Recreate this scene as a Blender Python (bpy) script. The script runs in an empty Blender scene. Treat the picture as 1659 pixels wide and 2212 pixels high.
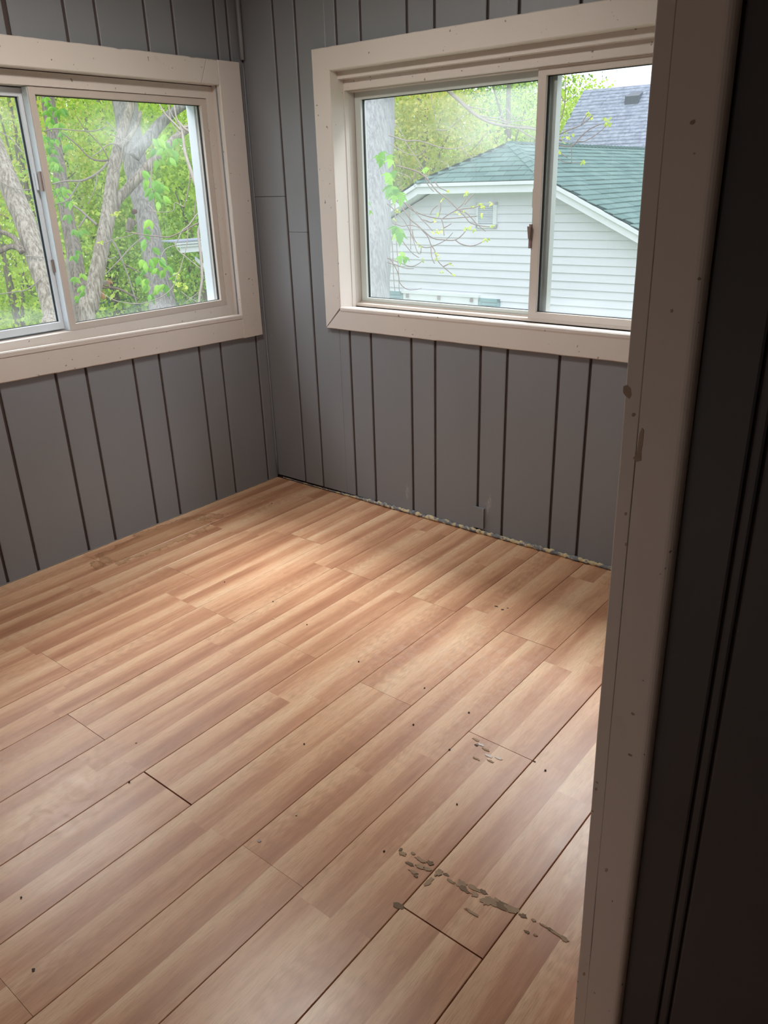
import bpy, math, random
import numpy as np
from mathutils import Vector, Matrix, noise
from math import pi, sin, cos

# ------------------------------------------------------------------ camera
S = 1.42                                   # eye height in metres; plan figures below are in eye heights
ROT = ((0.7791335118687587, 0.6262526198164134, -0.027543181663227466),
       (0.2233426269915416, -0.3183836648139881, -0.9212762413891563),
       (-0.5857209588631536, 0.7116456268064131, -0.3879322881583013))
CAM = (2.0497073855756347*S, -1.8744412424371169*S, 1.0*S)
FPX, PCX, PCY = 1688.0948, 829.5, 1106.0
sc = bpy.context.scene
cam_d = bpy.data.cameras.new('camera'); cam = bpy.data.objects.new('camera', cam_d)
sc.collection.objects.link(cam); sc.camera = cam
cam_d.sensor_fit = 'HORIZONTAL'; cam_d.sensor_width = 36.0; cam_d.lens = 36.0*FPX/1659.0
cam_d.clip_start = 0.02; cam_d.clip_end = 400
r0, r1, r2 = ROT
cam.matrix_world = Matrix(((r0[0], -r1[0], -r2[0], CAM[0]), (r0[1], -r1[1], -r2[1], CAM[1]),
                           (r0[2], -r1[2], -r2[2], CAM[2]), (0, 0, 0, 1)))

# ------------------------------------------------------------------ world and light
world = bpy.data.worlds.new('overcast_sky'); sc.world = world; world.use_nodes = True
wn = world.node_tree.nodes; wl = world.node_tree.links
bg = wn['Background']; bg.inputs['Strength'].default_value = 2.1
tc = wn.new('ShaderNodeTexCoord'); cn = wn.new('ShaderNodeTexNoise'); cr = wn.new('ShaderNodeValToRGB')
cn.inputs['Scale'].default_value = 2.2; cn.inputs['Detail'].default_value = 4
cr.color_ramp.elements[0].color = (0.80, 0.88, 1.0, 1); cr.color_ramp.elements[1].color = (.93, .96, 1.0, 1)
cr.color_ramp.elements[0].position = .35; cr.color_ramp.elements[1].position = .62
wl.new(tc.outputs['Generated'], cn.inputs['Vector']); wl.new(cn.outputs['Fac'], cr.inputs['Fac'])
wl.new(cr.outputs['Color'], bg.inputs['Color'])

vs = sc.view_settings
vs.view_transform = 'Standard'; vs.look = 'None'; vs.gamma = 1; vs.use_curve_mapping = False
vs.exposure = 0.0
sc.cycles.max_bounces = 10; sc.cycles.diffuse_bounces = 6; sc.cycles.glossy_bounces = 3
sc.cycles.transparent_max_bounces = 24; sc.cycles.transmission_bounces = 6
sc.cycles.caustics_reflective = False; sc.cycles.caustics_refractive = False
sc.cycles.sample_clamp_indirect = 6

FILL_A, FILL_B, LAMP, HALL = 150, 290, 18, 4.0          # added lights (W): outside the windows, ceiling fill lamp, hall
def area(name, loc, target, size, power, color):
    d = bpy.data.lights.new(name, 'AREA'); d.shape = 'RECTANGLE'; d.size, d.size_y = size
    d.energy = power; d.color = color
    o = bpy.data.objects.new(name, d); sc.collection.objects.link(o); o.location = loc
    o.rotation_euler = (Vector(target)-Vector(loc)).to_track_quat('-Z', 'Y').to_euler()
    return o
area('fill_outside_left_window', (-1.7, -1.0, 3.7), (0.9, -1.0, 0.2), (2.4, 1.2), FILL_A, (.98, .98, 1))  # added area light above the window, boosts the daylight indoors
area('hall_fill_low', (2.0, -3.60, .40), (2.75, -1.74, .2), (1.6, .6), HALL, (1, .93, .88))  # added low area light, no real opening there; brightens the jamb
area('fill_outside_right_window', (1.4, 1.7, 3.9), (1.4, -1.0, 0.2), (2.4, 1.2), FILL_B, (.96, .975, 1))  # added area light, strengthens what the sky sends through this window

# ------------------------------------------------------------------ helpers
RS = random.Random(5)
def at(px, py, depth):
    a, b = (px-PCX)/FPX*depth, (py-PCY)/FPX*depth
    return Vector((CAM[0]+ROT[0][0]*a+ROT[1][0]*b+ROT[2][0]*depth,
                   CAM[1]+ROT[0][1]*a+ROT[1][1]*b+ROT[2][1]*depth,
                   CAM[2]+ROT[0][2]*a+ROT[1][2]*b+ROT[2][2]*depth))
def link(o, parent=None):
    sc.collection.objects.link(o)
    if parent is not None: o.parent = parent
    return o
def tag(o, label=None, cat=None, group=None, kind=None):
    if label: o['label'] = label
    if cat: o['category'] = cat
    if group: o['group'] = group
    if kind: o['kind'] = kind
    return o
def empty(name, loc=(0, 0, 0), **kw):
    o = bpy.data.objects.new(name, None); o.location = loc; o.empty_display_size = .1
    link(o); return tag(o, **kw)

class MB:
    def __init__(s): s.v = []; s.f = []
    def add(s, verts, faces):
        n = len(s.v); s.v += [tuple(v) for v in verts]; s.f += [tuple(i+n for i in f) for f in faces]
    def box(s, a, b):
        x0, x1 = sorted((a[0], b[0])); y0, y1 = sorted((a[1], b[1])); z0, z1 = sorted((a[2], b[2]))
        s.add([(x0,y0,z0),(x1,y0,z0),(x1,y1,z0),(x0,y1,z0),(x0,y0,z1),(x1,y0,z1),(x1,y1,z1),(x0,y1,z1)],
              [(0,3,2,1),(4,5,6,7),(0,1,5,4),(1,2,6,5),(2,3,7,6),(3,0,4,7)])
    def loft(s, rings, cap=True, closed=True):
        m = len(rings[0]); vs_ = [p for r in rings for p in r]; fs = []
        for i in range(len(rings)-1):
            for j in range(m if closed else m-1):
                k = (j+1) % m
                fs.append((i*m+j, i*m+k, (i+1)*m+k, (i+1)*m+j))
        if cap:
            fs.append(tuple(range(m))[::-1]); fs.append(tuple((len(rings)-1)*m+j for j in range(m)))
        s.add(vs_, fs)
    def build(s, name, mat, parent=None, tf=None, smooth=False, fix=True):
        vv = [tf(v) for v in s.v] if tf else s.v
        me = bpy.data.meshes.new(name); me.from_pydata([tuple(v) for v in vv], [], s.f)
        if fix:
            import bmesh
            bm = bmesh.new(); bm.from_mesh(me); bmesh.ops.recalc_face_normals(bm, faces=bm.faces); bm.to_mesh(me); bm.free()
        me.materials.append(mat)
        if smooth: me.polygons.foreach_set('use_smooth', [True]*len(me.polygons))
        o = bpy.data.objects.new(name, me); return link(o, parent)

def catmull(pts, n):
    out = []; L = len(pts)
    for i in range(L-1):
        p0, p1, p2, p3 = pts[max(i-1, 0)], pts[i], pts[i+1], pts[min(i+2, L-1)]
        for k in range(n):
            t = k/n; t2, t3 = t*t, t*t*t
            out.append([.5*((2*b)+(-a+c)*t+(2*a-5*b+4*c-d)*t2+(-a+3*b-3*c+d)*t3) for a, b, c, d in zip(p0, p1, p2, p3)])
    out.append(list(pts[-1])); return out
def tube(mb, pts, sides=8, sub=3, rough=0.0, rs=3.0, seed=0.0):
    """pts: (x,y,z,r)"""
    q = catmull(pts, sub); P = [Vector(a[:3]) for a in q]; rings = []
    t = (P[1]-P[0]).normalized(); up = Vector((0, 0, 1)) if abs(t.z) < .9 else Vector((1, 0, 0))
    nrm = (up - t*up.dot(t)).normalized()
    for i, p in enumerate(P):
        t = (P[min(i+1, len(P)-1)]-P[max(i-1, 0)]).normalized()
        nrm = (nrm - t*nrm.dot(t)).normalized(); bi = t.cross(nrm); r = max(q[i][3], .0006); ring = []
        for k in range(sides):
            a = 2*pi*k/sides; d = nrm*cos(a)+bi*sin(a)
            rr = r
            if rough: rr *= 1+rough*noise.noise(Vector((cos(a)*rs+seed, sin(a)*rs, i*.35+seed)))
            ring.append(p+d*rr)
        rings.append(ring)
    mb.loft(rings)
def limb(pxpts, depth, sides=7, sub=3, rough=.1, mb=None):
    """pxpts: (px,py,width_px[,depth])"""
    m = mb or MB()
    pts = []
    for p in pxpts:
        d = p[3] if len(p) > 3 else depth
        w = at(p[0], p[1], d); pts.append((w.x, w.y, w.z, p[2]/2*d/FPX))
    tube(m, pts, sides, sub, rough, seed=pxpts[0][0]*.13); return m

# ------------------------------------------------------------------ materials
class NT:
    def __init__(s, name):
        s.m = bpy.data.materials.new(name); s.m.use_nodes = True; s.t = s.m.node_tree; s.n = s.t.nodes
        s.p = s.n['Principled BSDF']; s.out = s.n['Material Output']
    def l(s, a, b): s.t.links.new(a, b)
    def put(s, inp, v):
        if hasattr(v, 'is_linked') or isinstance(v, bpy.types.NodeSocket): s.l(v, inp)
        else: inp.default_value = v
    def math(s, op, a, b=0.0, c=None, clamp=False):
        n = s.n.new('ShaderNodeMath'); n.operation = op; n.use_clamp = clamp
        s.put(n.inputs[0], a); s.put(n.inputs[1], b)
        if c is not None: s.put(n.inputs[2], c)
        return n.outputs[0]
    def mix(s, f, a, b, mode='MIX'):
        n = s.n.new('ShaderNodeMix'); n.data_type = 'RGBA'; n.blend_type = mode
        s.put(n.inputs[0], f); s.put(n.inputs[6], a if not isinstance(a, tuple) else (*a, 1)[:4]); s.put(n.inputs[7], b if not isinstance(b, tuple) else (*b, 1)[:4])
        return n.outputs[2]
    def noise(s, vec=None, scale=5, detail=3, rough=.5, dist=0):
        n = s.n.new('ShaderNodeTexNoise')
        if vec is not None: s.l(vec, n.inputs['Vector'])
        n.inputs['Scale'].default_value = scale; n.inputs['Detail'].default_value = detail
        n.inputs['Roughness'].default_value = rough; n.inputs['Distortion'].default_value = dist
        return n.outputs['Fac']
    def ramp(s, f, stops):
        n = s.n.new('ShaderNodeValToRGB'); s.l(f, n.inputs[0]); e = n.color_ramp.elements
        while len(e) < len(stops): e.new(.5)
        for i, (p, c) in enumerate(stops): e[i].position = p; e[i].color = (*c, 1) if len(c) == 3 else c
        return n.outputs[0]
    def rng(s, v, a, b, c=0.0, d=1.0, smooth=True):
        n = s.n.new('ShaderNodeMapRange'); s.put(n.inputs[0], v)
        n.interpolation_type = 'SMOOTHSTEP' if smooth else 'LINEAR'
        for i, x in enumerate((a, b, c, d)): n.inputs[i+1].default_value = x
        return n.outputs[0]
    def coord(s, kind='Object'): return s.n.new('ShaderNodeTexCoord').outputs[kind]
    def pos(s): return s.n.new('ShaderNodeNewGeometry').outputs['Position']
    def sep(s, v):
        n = s.n.new('ShaderNodeSeparateXYZ'); s.l(v, n.inputs[0]); return n.outputs
    def comb(s, x, y, z):
        n = s.n.new('ShaderNodeCombineXYZ')
        for i, v in enumerate((x, y, z)): s.put(n.inputs[i], v)
        return n.outputs[0]
    def rand(s): return s.n.new('ShaderNodeObjectInfo').outputs['Random']
    def white(s, v):
        n = s.n.new('ShaderNodeTexWhiteNoise'); n.noise_dimensions = '1D'; s.put(n.inputs['W'], v); return n.outputs['Value']
    def scale(s, v, xyz):
        n = s.n.new('ShaderNodeVectorMath'); n.operation = 'MULTIPLY'; s.l(v, n.inputs[0]); n.inputs[1].default_value = xyz; return n.outputs[0]
    def bump(s, h, strength=.3, dist=.001):
        n = s.n.new('ShaderNodeBump'); n.inputs['Strength'].default_value = strength; n.inputs['Distance'].default_value = dist
        s.l(h, n.inputs['Height']); s.l(n.outputs[0], s.p.inputs['Normal']); return n.outputs[0]
    def set(s, color=None, rough=None, spec=None, metal=None, trans=None):
        if color is not None: s.put(s.p.inputs['Base Color'], (*color, 1) if isinstance(color, tuple) and len(color) == 3 else color)
        if rough is not None: s.put(s.p.inputs['Roughness'], rough)
        if spec is not None: s.p.inputs['Specular IOR Level'].default_value = spec
        if metal is not None: s.p.inputs['Metallic'].default_value = metal
        return s

def mat_gray_paint():
    t = NT('gray_wall_paint'); p = t.pos()
    n1 = t.noise(t.scale(p, (1, 1, .35)), 3.2, 3); n2 = t.noise(p, 260, 2); n3 = t.noise(t.scale(p, (1, 1, .12)), 60, 3)
    c = t.mix(n1, (.200, .211, .231), (.236, .247, .268))
    sp = t.rng(t.noise(t.scale(p, (1, 1, .45)), 38, 2, .6), .735, .76)          # light scuffs and paint nibs
    c = t.mix(t.math('MULTIPLY', sp, .35), c, (.34, .345, .36))
    s3_ = t.sep(p)
    for (cx, cz) in ((.863, .105), (1.302, .150), (1.285, .115)):
        A = t.math('DIVIDE', t.math('SUBTRACT', s3_[0], cx), .016); B = t.math('DIVIDE', t.math('SUBTRACT', s3_[2], cz), .05)
        d = t.math('SQRT', t.math('ADD', t.math('MULTIPLY', A, A), t.math('MULTIPLY', B, B)))
        w_ = t.math('MULTIPLY', t.rng(d, 1.0, .2), t.rng(t.noise(t.scale(p, (1, 1, .3)), 90, 4, .7), .42, .62))
        c = t.mix(t.math('MULTIPLY', w_, .5), c, (.50, .50, .50))
    t.set(c, t.math('ADD', t.math('MULTIPLY', n3, .2), .36), .45)
    h = t.math('ADD', t.math('MULTIPLY', n2, .35), t.math('MULTIPLY', n3, .8))
    h = t.math('ADD', h, t.math('MULTIPLY', sp, 1.2)); t.bump(h, .35, .0012); return t.m
def mat_trim(name='cream_trim_paint', c0=(.60, .548, .51), c1=(.68, .63, .59), warm=.5):
    t = NT(name); p = t.pos()
    n1 = t.noise(p, 2.6, 3); n2 = t.noise(p, 180, 2); n3 = t.noise(p, 28, 4, .65)
    c = t.mix(n1, c0, c1)
    dirt = t.rng(t.noise(p, 7.5, 5, .7), .62, .8); c = t.mix(t.math('MULTIPLY', dirt, .25), c, (.36, .27, .19))
    nick = t.rng(t.noise(t.scale(p, (1, 1, 1)), 70, 1, .4), .765, .785); c = t.mix(t.math('MULTIPLY', nick, .75), c, (.17, .12, .09))
    t.set(c, t.math('ADD', t.math('MULTIPLY', n3, .2), .38), .4)
    h = t.math('SUBTRACT', t.math('ADD', t.math('MULTIPLY', n2, .3), t.math('MULTIPLY', n3, .8)), t.math('MULTIPLY', nick, 1.5))
    t.bump(h, .35, .0012); return t.m
def mat_plain(name, color, rough=.5, spec=.4, metal=0, nscale=40, var=.12, bump=.2, bdist=.001):
    t = NT(name); p = t.coord(); n = t.noise(p, nscale, 3)
    t.set(t.mix(n, tuple(c*(1-var) for c in color), tuple(min(1, c*(1+var)) for c in color)), rough, spec, metal)
    if bump: t.bump(n, bump, bdist)
    return t.m
def mat_floor():
    t = NT('oak_laminate'); uv = t.sep(t.coord('UV')); u, v = uv[0], uv[1]; r = t.rand()
    strip = t.math('FLOOR', t.math('MULTIPLY', v, 1.9999)); vv = t.math('FRACT', t.math('MULTIPLY', v, 1.9999))
    jl = t.math('ADD', .30, t.math('MULTIPLY', t.white(t.math('MULTIPLY', r, 91.7)), .22))
    j = t.math('ADD', t.math('MULTIPLY', strip, .43), t.math('MULTIPLY', t.math('SUBTRACT', 1, strip), jl))
    piece = t.math('GREATER_THAN', u, j)
    pid = t.math('ADD', t.math('ADD', t.math('MULTIPLY', strip, 2.0), piece), t.math('MULTIPLY', r, 613.0))
    tone = t.white(pid); flip = t.math('GREATER_THAN', t.white(t.math('ADD', pid, 31.3)), .12)
    g = t.math('ABSOLUTE', t.math('SUBTRACT', flip, vv))                      # 1 at one edge of a strip, 0 at the other
    off = t.math('MULTIPLY', pid, 3.17)
    U = t.math('MULTIPLY', u, 1.18); V = t.math('MULTIPLY', v, .2)
    vec = t.comb(t.math('ADD', U, off), V, off)
    long = t.noise(t.scale(vec, (1.5, 16, 1)), 1.0, 2, .5, .4)
    med = t.noise(t.scale(vec, (5, 55, 1)), 1.0, 4, .6, .3)
    fine = t.noise(t.scale(vec, (26, 420, 1)), 1.0, 3, .65)
    wv = t.n.new('ShaderNodeTexWave'); wv.wave_type = 'RINGS'; wv.rings_direction = 'Z'
    t.l(t.scale(vec, (2.2, 14, 0)), wv.inputs['Vector']); wv.inputs['Scale'].default_value = 3.2
    wv.inputs['Distortion'].default_value = 7; wv.inputs['Detail'].default_value = 2; wv.inputs['Detail Scale'].default_value = 1.4
    ringm = t.rng(t.noise(t.scale(vec, (2.2, 9, 1)), 1.0, 1), .5, .68)
    k = t.math('ADD', t.math('MULTIPLY', tone, .20), t.math('MULTIPLY', t.rng(g, .25, .95, 0, 1), .52))
    k = t.math('ADD', k, t.math('MULTIPLY', t.math('SUBTRACT', long, .5), 1.15))
    k = t.math('ADD', k, t.math('MULTIPLY', t.math('SUBTRACT', med, .5), .75))
    k = t.math('ADD', k, .19, clamp=True)
    c = t.ramp(k, [(0, (.40, .18, .098)), (.33, (.535, .275, .155)), (.62, (.66, .385, .228)), (1, (.75, .505, .315))])
    fg = t.rng(fine, .42, .68)
    c = t.mix(t.math('MULTIPLY', fg, .34), c, (.30, .155, .08))
    c = t.mix(t.math('MULTIPLY', t.math('MULTIPLY', wv.outputs['Fac'], ringm), .24), c, (.31, .15, .08))
    knot = t.rng(t.noise(t.scale(vec, (5.5, 17, 1)), 1.0, 3, .5, .3), .70, .80)
    c = t.mix(t.math('MULTIPLY', knot, .30), c, (.19, .085, .055))
    P = t.pos(); xyz = t.sep(P)
    # water stain beside the left wall, with a darker rim
    sx = t.math('DIVIDE', t.math('SUBTRACT', xyz[0], .135), .11); sy = t.math('DIVIDE', t.math('SUBTRACT', xyz[1], -.86), .33)
    d = t.math('SQRT', t.math('ADD', t.math('MULTIPLY', sx, sx), t.math('MULTIPLY', sy, sy)))
    d = t.math('ADD', d, t.math('MULTIPLY', t.math('SUBTRACT', t.noise(P, 14, 4, .6), .5), 1.5))
    ins = t.rng(d, 1.0, .93); rim = t.math('MULTIPLY', ins, t.rng(d, .80, .96))
    c = t.mix(t.math('MULTIPLY', ins, .30), c, (.25, .115, .035)); c = t.mix(t.math('MULTIPLY', rim, .45), c, (.16, .075, .02))
    # pale wear haze in patches
    def blob(x, y, rx, ry):
        a = t.math('DIVIDE', t.math('SUBTRACT', xyz[0], x), rx); b = t.math('DIVIDE', t.math('SUBTRACT', xyz[1], y), ry)
        return t.rng(t.math('SQRT', t.math('ADD', t.math('MULTIPLY', a, a), t.math('MULTIPLY', b, b))), 1.0, .25)
    wearn = t.rng(t.noise(P, 34, 4, .7, .8), .42, .68)
    w = t.math('MULTIPLY', t.math('MAXIMUM', t.math('MAXIMUM', blob(1.18, -2.0, .34, .40), blob(2.03, -1.22, .14, .16)),
                                  t.math('MULTIPLY', blob(1.75, -.95, .5, .5), .7)), wearn)
    c = t.mix(t.math('MULTIPLY', w, .34), c, (.62, .47, .36))
    rough = t.math('ADD', .25, t.math('ADD', t.math('MULTIPLY', t.noise(P, 9, 4, .6), .16), t.math('MULTIPLY', w, .14)))
    t.set(c, rough, .62)
    h = t.math('ADD', t.math('MULTIPLY', fine, .6), t.math('MULTIPLY', t.noise(P, 26, 3), .5)); t.bump(h, .22, .0008)
    return t.m
def mat_bark(name, a, b, stretch=(11, 11, 1.3), scale=5, dist=.25):
    t = NT(name); p = t.coord(); q = t.scale(p, stretch)
    n = t.noise(q, scale, 6, .68, dist); n2 = t.noise(p, 3, 3)
    r = t.rng(n, .33, .66); c = t.mix(r, a, b); c = t.mix(t.math('MULTIPLY', n2, .35), c, tuple(x*.7 for x in a))
    t.set(c, .9, .15); t.bump(n, .9, .02); return t.m
def mat_leaf(name, c0, c1, c2, trans=.52, attr=True):
    t = NT(name)
    if attr:
        a = t.n.new('ShaderNodeAttribute'); a.attribute_name = 'tone'; f = a.outputs['Fac']
    else: f = t.rand()
    c = t.ramp(f, [(0, c0), (.5, c1), (1, c2)])
    t.set(c, .4, .5)
    tr = t.n.new('ShaderNodeBsdfTranslucent'); t.l(t.mix(1.0, c, (1.0, 1.0, .55), 'MULTIPLY'), tr.inputs['Color'])
    mx = t.n.new('ShaderNodeMixShader'); mx.inputs[0].default_value = trans
    t.l(t.p.outputs[0], mx.inputs[1]); t.l(tr.outputs[0], mx.inputs[2]); t.l(mx.outputs[0], t.out.inputs[0]); return t.m
def mat_glass(name, haze=.03, smudges=()):
    """clear pane: fresnel reflection, a thin film of dirt that scatters daylight, smeared patches"""
    t = NT(name); t.n.remove(t.p)
    tr = t.n.new('ShaderNodeBsdfTransparent'); tr.inputs[0].default_value = (.95, .975, .965, 1)
    gl = t.n.new('ShaderNodeBsdfGlossy'); gl.inputs['Roughness'].default_value = .01
    lw = t.n.new('ShaderNodeFresnel'); lw.inputs['IOR'].default_value = 1.45
    m1 = t.n.new('ShaderNodeMixShader'); t.l(t.math('MULTIPLY', lw.outputs[0], .8), m1.inputs[0]); t.l(tr.outputs[0], m1.inputs[1]); t.l(gl.outputs[0], m1.inputs[2])
    tl = t.n.new('ShaderNodeBsdfTranslucent'); tl.inputs[0].default_value = (.86, .92, .95, 1)
    p = t.pos(); s = t.sep(p); n = t.noise(p, 2.2, 4, .6, .6)
    f = t.math('ADD', haze*.5, t.math('MULTIPLY', n, haze))
    for (ax, a, b, ra, rb, k) in smudges:
        A = t.math('DIVIDE', t.math('SUBTRACT', s[ax], a), ra); B = t.math('DIVIDE', t.math('SUBTRACT', s[2], b), rb)
        d = t.math('SQRT', t.math('ADD', t.math('MULTIPLY', A, A), t.math('MULTIPLY', B, B)))
        d = t.math('ADD', d, t.math('MULTIPLY', t.math('SUBTRACT', t.noise(p, 9, 3), .5), .9))
        f = t.math('ADD', f, t.math('MULTIPLY', t.rng(d, 1.1, .1), k))
    m2 = t.n.new('ShaderNodeMixShader'); t.l(f, m2.inputs[0]); t.l(m1.outputs[0], m2.inputs[1]); t.l(tl.outputs[0], m2.inputs[2])
    t.l(m2.outputs[0], t.out.inputs[0]); return t.m

GRAY = mat_gray_paint(); TRIM = mat_trim(); FLOOR = mat_floor()
JAMB = mat_trim('taupe_jamb_paint', (.66, .60, .555), (.74, .68, .63))
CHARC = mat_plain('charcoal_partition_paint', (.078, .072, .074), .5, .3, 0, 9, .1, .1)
GROOVE = mat_plain('bare_groove_brown', (.085, .062, .056), .8, .2)
DARK = mat_plain('underfloor_dark', (.02, .014, .012), .95, .1)
PLASTER = mat_plain('white_ceiling_paint', (.62, .60, .57), .8, .2)
VINYL = mat_plain('almond_window_vinyl', (.56, .50, .455), .42, .45, 0, 12, .05, .05)
VINYL_G = mat_plain('pale_gray_green_vinyl', (.56, .61, .585), .42, .45, 0, 12, .05, .05)
VINYL_W = mat_plain('white_window_vinyl', (.70, .76, .82), .4, .45, 0, 12, .04, .05)
GASKET = mat_plain('black_gasket', (.03, .035, .04), .7, .3)
LATCHM = mat_plain('taupe_latch_metal', (.28, .21, .19), .4, .5, .3)

# ------------------------------------------------------------------ structure: floor
XW, XH = 1.81, 1.850                        # room face and hall face of the doorway wall (eye heights)
YB = -2.62                                  # back wall
fl = MB(); fl.box((-.12, YB*S-.1, -.12), (3.2*S, .35*S, -.010)); floor = fl.build('floor', DARK); tag(floor, kind='structure')
seams = [0, .137, .275, .411, .5445, .6785, .8145, .9545, 1.0945, 1.235, 1.375, 1.5165, 1.659, 1.80, 1.9405, 2.081, 2.2215, 2.362, 2.5025, 2.643, 2.7835, 2.924]
first = [-.8125, -.4435, -.7135, -.3445, -.805, -.434, -.8035, -.441, -.8135, -.4485, -.811, -.3815, -.55, -.7, -.3, -.6, -.45, -.2, -.7, -.5, -.3]
BL = .829
def plank_mesh(w, l, key):
    """slab with eased edges, origin at its south-west top corner"""
    e = .0012; th = .009; m = MB()
    prof = [(0, -th), (w, -th), (w, -e), (w-e, 0), (e, 0), (0, -e)]
    m.loft([[(x, y, z) for x, z in prof] for y in (0, l)])
    me = bpy.data.meshes.new('plank'); me.from_pydata(m.v, [], m.f)
    import bmesh
    bm = bmesh.new(); bm.from_mesh(me); bmesh.ops.recalc_face_normals(bm, faces=bm.faces); bm.to_mesh(me); bm.free()
    uvl = me.uv_layers.new(name='UVMap')
    for lp in me.loops:
        c = me.vertices[lp.vertex_index].co; uvl.data[lp.index].uv = (c.y/(BL*S), min(max(c.x/w, 0), 1))
    me.materials.append(FLOOR); return me
gapmap = {(7, 2): .0040, (5, 2): .0018, (11, 2): .0038, (3, 1): .0018}     # wider butt gaps seen in the floor
for k in range(len(seams)-1):
    x0, x1 = seams[k], seams[k+1]
    if x0 < XH and x1 > XW+.1: pass
    gx = .0009 if k < 10 else (.0012 if k > 11 else .0020)
    lim_top = -.004
    bounds = [lim_top]; y = first[k]
    while y > YB: bounds.append(y); y -= BL
    bounds.append(YB)
    for i in range(len(bounds)-1):
        ya, yb = bounds[i]*S, bounds[i+1]*S            # ya north, yb south
        g = gapmap.get((k, i), .0008)
        if k in (9, 10) and i == 1: g = .0018
        north = first[k] - BL*(i-1) if i > 0 else first[k]+BL
        l = ya-yb-g; w = (x1-x0)*S-gx
        if l < .02: continue
        me = plank_mesh(w, l, None)
        if i == 0:                                     # cut boards keep the print of their whole board
            sh = 0.0
        o = bpy.data.objects.new('plank', me); link(o, floor)
        lift = noise.noise(Vector((k*1.7, i*2.3, 0)))*.0006
        o.location = (x0*S, yb, lift); o.rotation_euler = (0, 0, 0)

# raised chips where the print layer has lifted
CHIP = mat_plain('bare_fibreboard', (.37, .265, .18), .9, .15, 0, 60, .25, .5, .002)
CHIPD = mat_plain('dark_chip_edge', (.23, .165, .115), .9, .1, 0, 60, .25, .5, .002)
def chip(name, cx, cy, rx, ry, mat, seed, z=.0010, label=None):
    rr = random.Random(seed); z += (seed % 37)*.00002; n = 16; m = MB(); top = []; bot = []
    for i in range(n):
        a = 2*pi*i/n; q = .55+.6*rr.random()
        top.append((cx*S+cos(a)*rx*q, cy*S+sin(a)*ry*q, z)); bot.append((top[-1][0], top[-1][1], z-.0012))
    m.loft([bot, top]); o = m.build(name, mat, floor)
    if label: o['label'] = label
    return o
chips = [(1.449, -1.128, .004, .006), (1.457, -1.133, .009, .007), (1.470, -1.122, .006, .004), (1.478, -1.142, .010, .006), (1.486, -1.125, .013, .006),
         (1.494, -1.137, .011, .007), (1.503, -1.121, .008, .007), (1.507, -1.133, .010, .006), (1.492, -1.151, .012, .005), (1.50, -1.155, .006, .004),
         (1.524, -1.128, .008, .014), (1.522, -1.152, .006, .02), (1.536, -1.124, .008, .004), (1.549, -1.130, .010, .005),
         (1.566, -1.124, .013, .012), (1.574, -1.130, .012, .008), (1.584, -1.119, .016, .007), (1.592, -1.128, .009, .009), (1.600, -1.116, .010, .006),
         (1.612, -1.127, .012, .015), (1.624, -1.121, .016, .012), (1.636, -1.120, .016, .011), (1.648, -1.118, .015, .009), (1.656, -1.114, .008, .008),
         (1.668, -1.117, .008, .007), (1.684, -1.114, .005, .004), (1.700, -1.113, .010, .003), (1.712, -1.113, .010, .004), (1.722, -1.114, .014, .005), (1.733, -1.115, .010, .006),
         (1.686, -1.137, .006, .004), (1.698, -1.134, .005, .003), (1.606, -1.158, .016, .004), (1.513, -1.215, .012, .010)]
for i, (x, y, rx, ry) in enumerate(chips):
    chip('worn_chip', x, y, rx*S*.8, ry*S*.62, CHIP if i % 3 else CHIPD, 100+i)
for i, (x, y, r) in enumerate([(1.171, -1.608, .0055), (1.409, -.838, .006), (1.162, -.358, .007), (1.183, -.363, .006), (1.190, -.349, .004), (1.251, -1.255, .006), (1.52, -.812, .004)]):
    chip('dark_mark', x, y, r, r*.7, GROOVE if i != 5 else LATCHM, 300+i, .0009)
for i, (x, y) in enumerate([(1.40, -.825), (1.415, -.832), (1.43, -.838), (1.445, -.85), (1.455, -.86), (1.462, -.845), (1.43, -.87)]):
    chip('worn_chip', x, y, .012, .004, TRIM if i % 2 else CHIP, 400+i, .0008)

# ------------------------------------------------------------------ walls
def TR(p): return (p[0]*S, p[1]*S, p[2]*S)            # right wall: along +x, outward +y
def TL(p): return (-p[1]*S, p[0]*S, p[2]*S)           # left wall: along y, outward -x
CEIL = 1.66
def wall_slab(name, tf, a, b, hole, t0=.0055, t1=.095):
    m = MB(); h0, h1, z0, z1 = hole
    m.box((a, t0, -.07), (h0, t1, CEIL+.05)); m.box((h1, t0, -.07), (b, t1, CEIL+.05))
    m.box((h0, t0, -.07), (h1, t1, z0)); m.box((h0, t0, z1), (h1, t1, CEIL+.05))
    o = m.build(name, GROOVE, None, tf); tag(o, kind='structure'); return o
def board(parent, tf, a, b, z0, z1, name='panel_board', mat=None, th=.0053, wob=.0003):
    """vertical board with eased long edges between two grooves"""
    m = MB(); e = .0018; seg = 6; rings = []
    for i in range(seg+1):
        z = z0+(z1-z0)*i/seg; j = lambda q: noise.noise(Vector((a*31+q, b*17, z*3.1)))*wob
        A, B = a+j(1), b+j(5)
        rings.append([(A, th, z), (A, .0012, z), (A+e, 0, z), (B-e, 0, z), (B, .0012, z), (B, th, z)])
    m.loft(rings); return m.build(name, mat or GRAY, parent, tf)
G = .0040                                             # half a groove
wr = wall_slab('wall_right', TR, -.1, XH+.0, (.3625, 1.6505, .622, 1.2965))
gr = [.004, .143, .232, .387, .4745, .6315, .719, .8755, .962, 1.119, 1.206, 1.3625, 1.450, 1.606, 1.694, 1.81]
wz0, wz1, wx0, wx1 = .590, 1.335, .335, 1.685
FB = .0105
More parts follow.
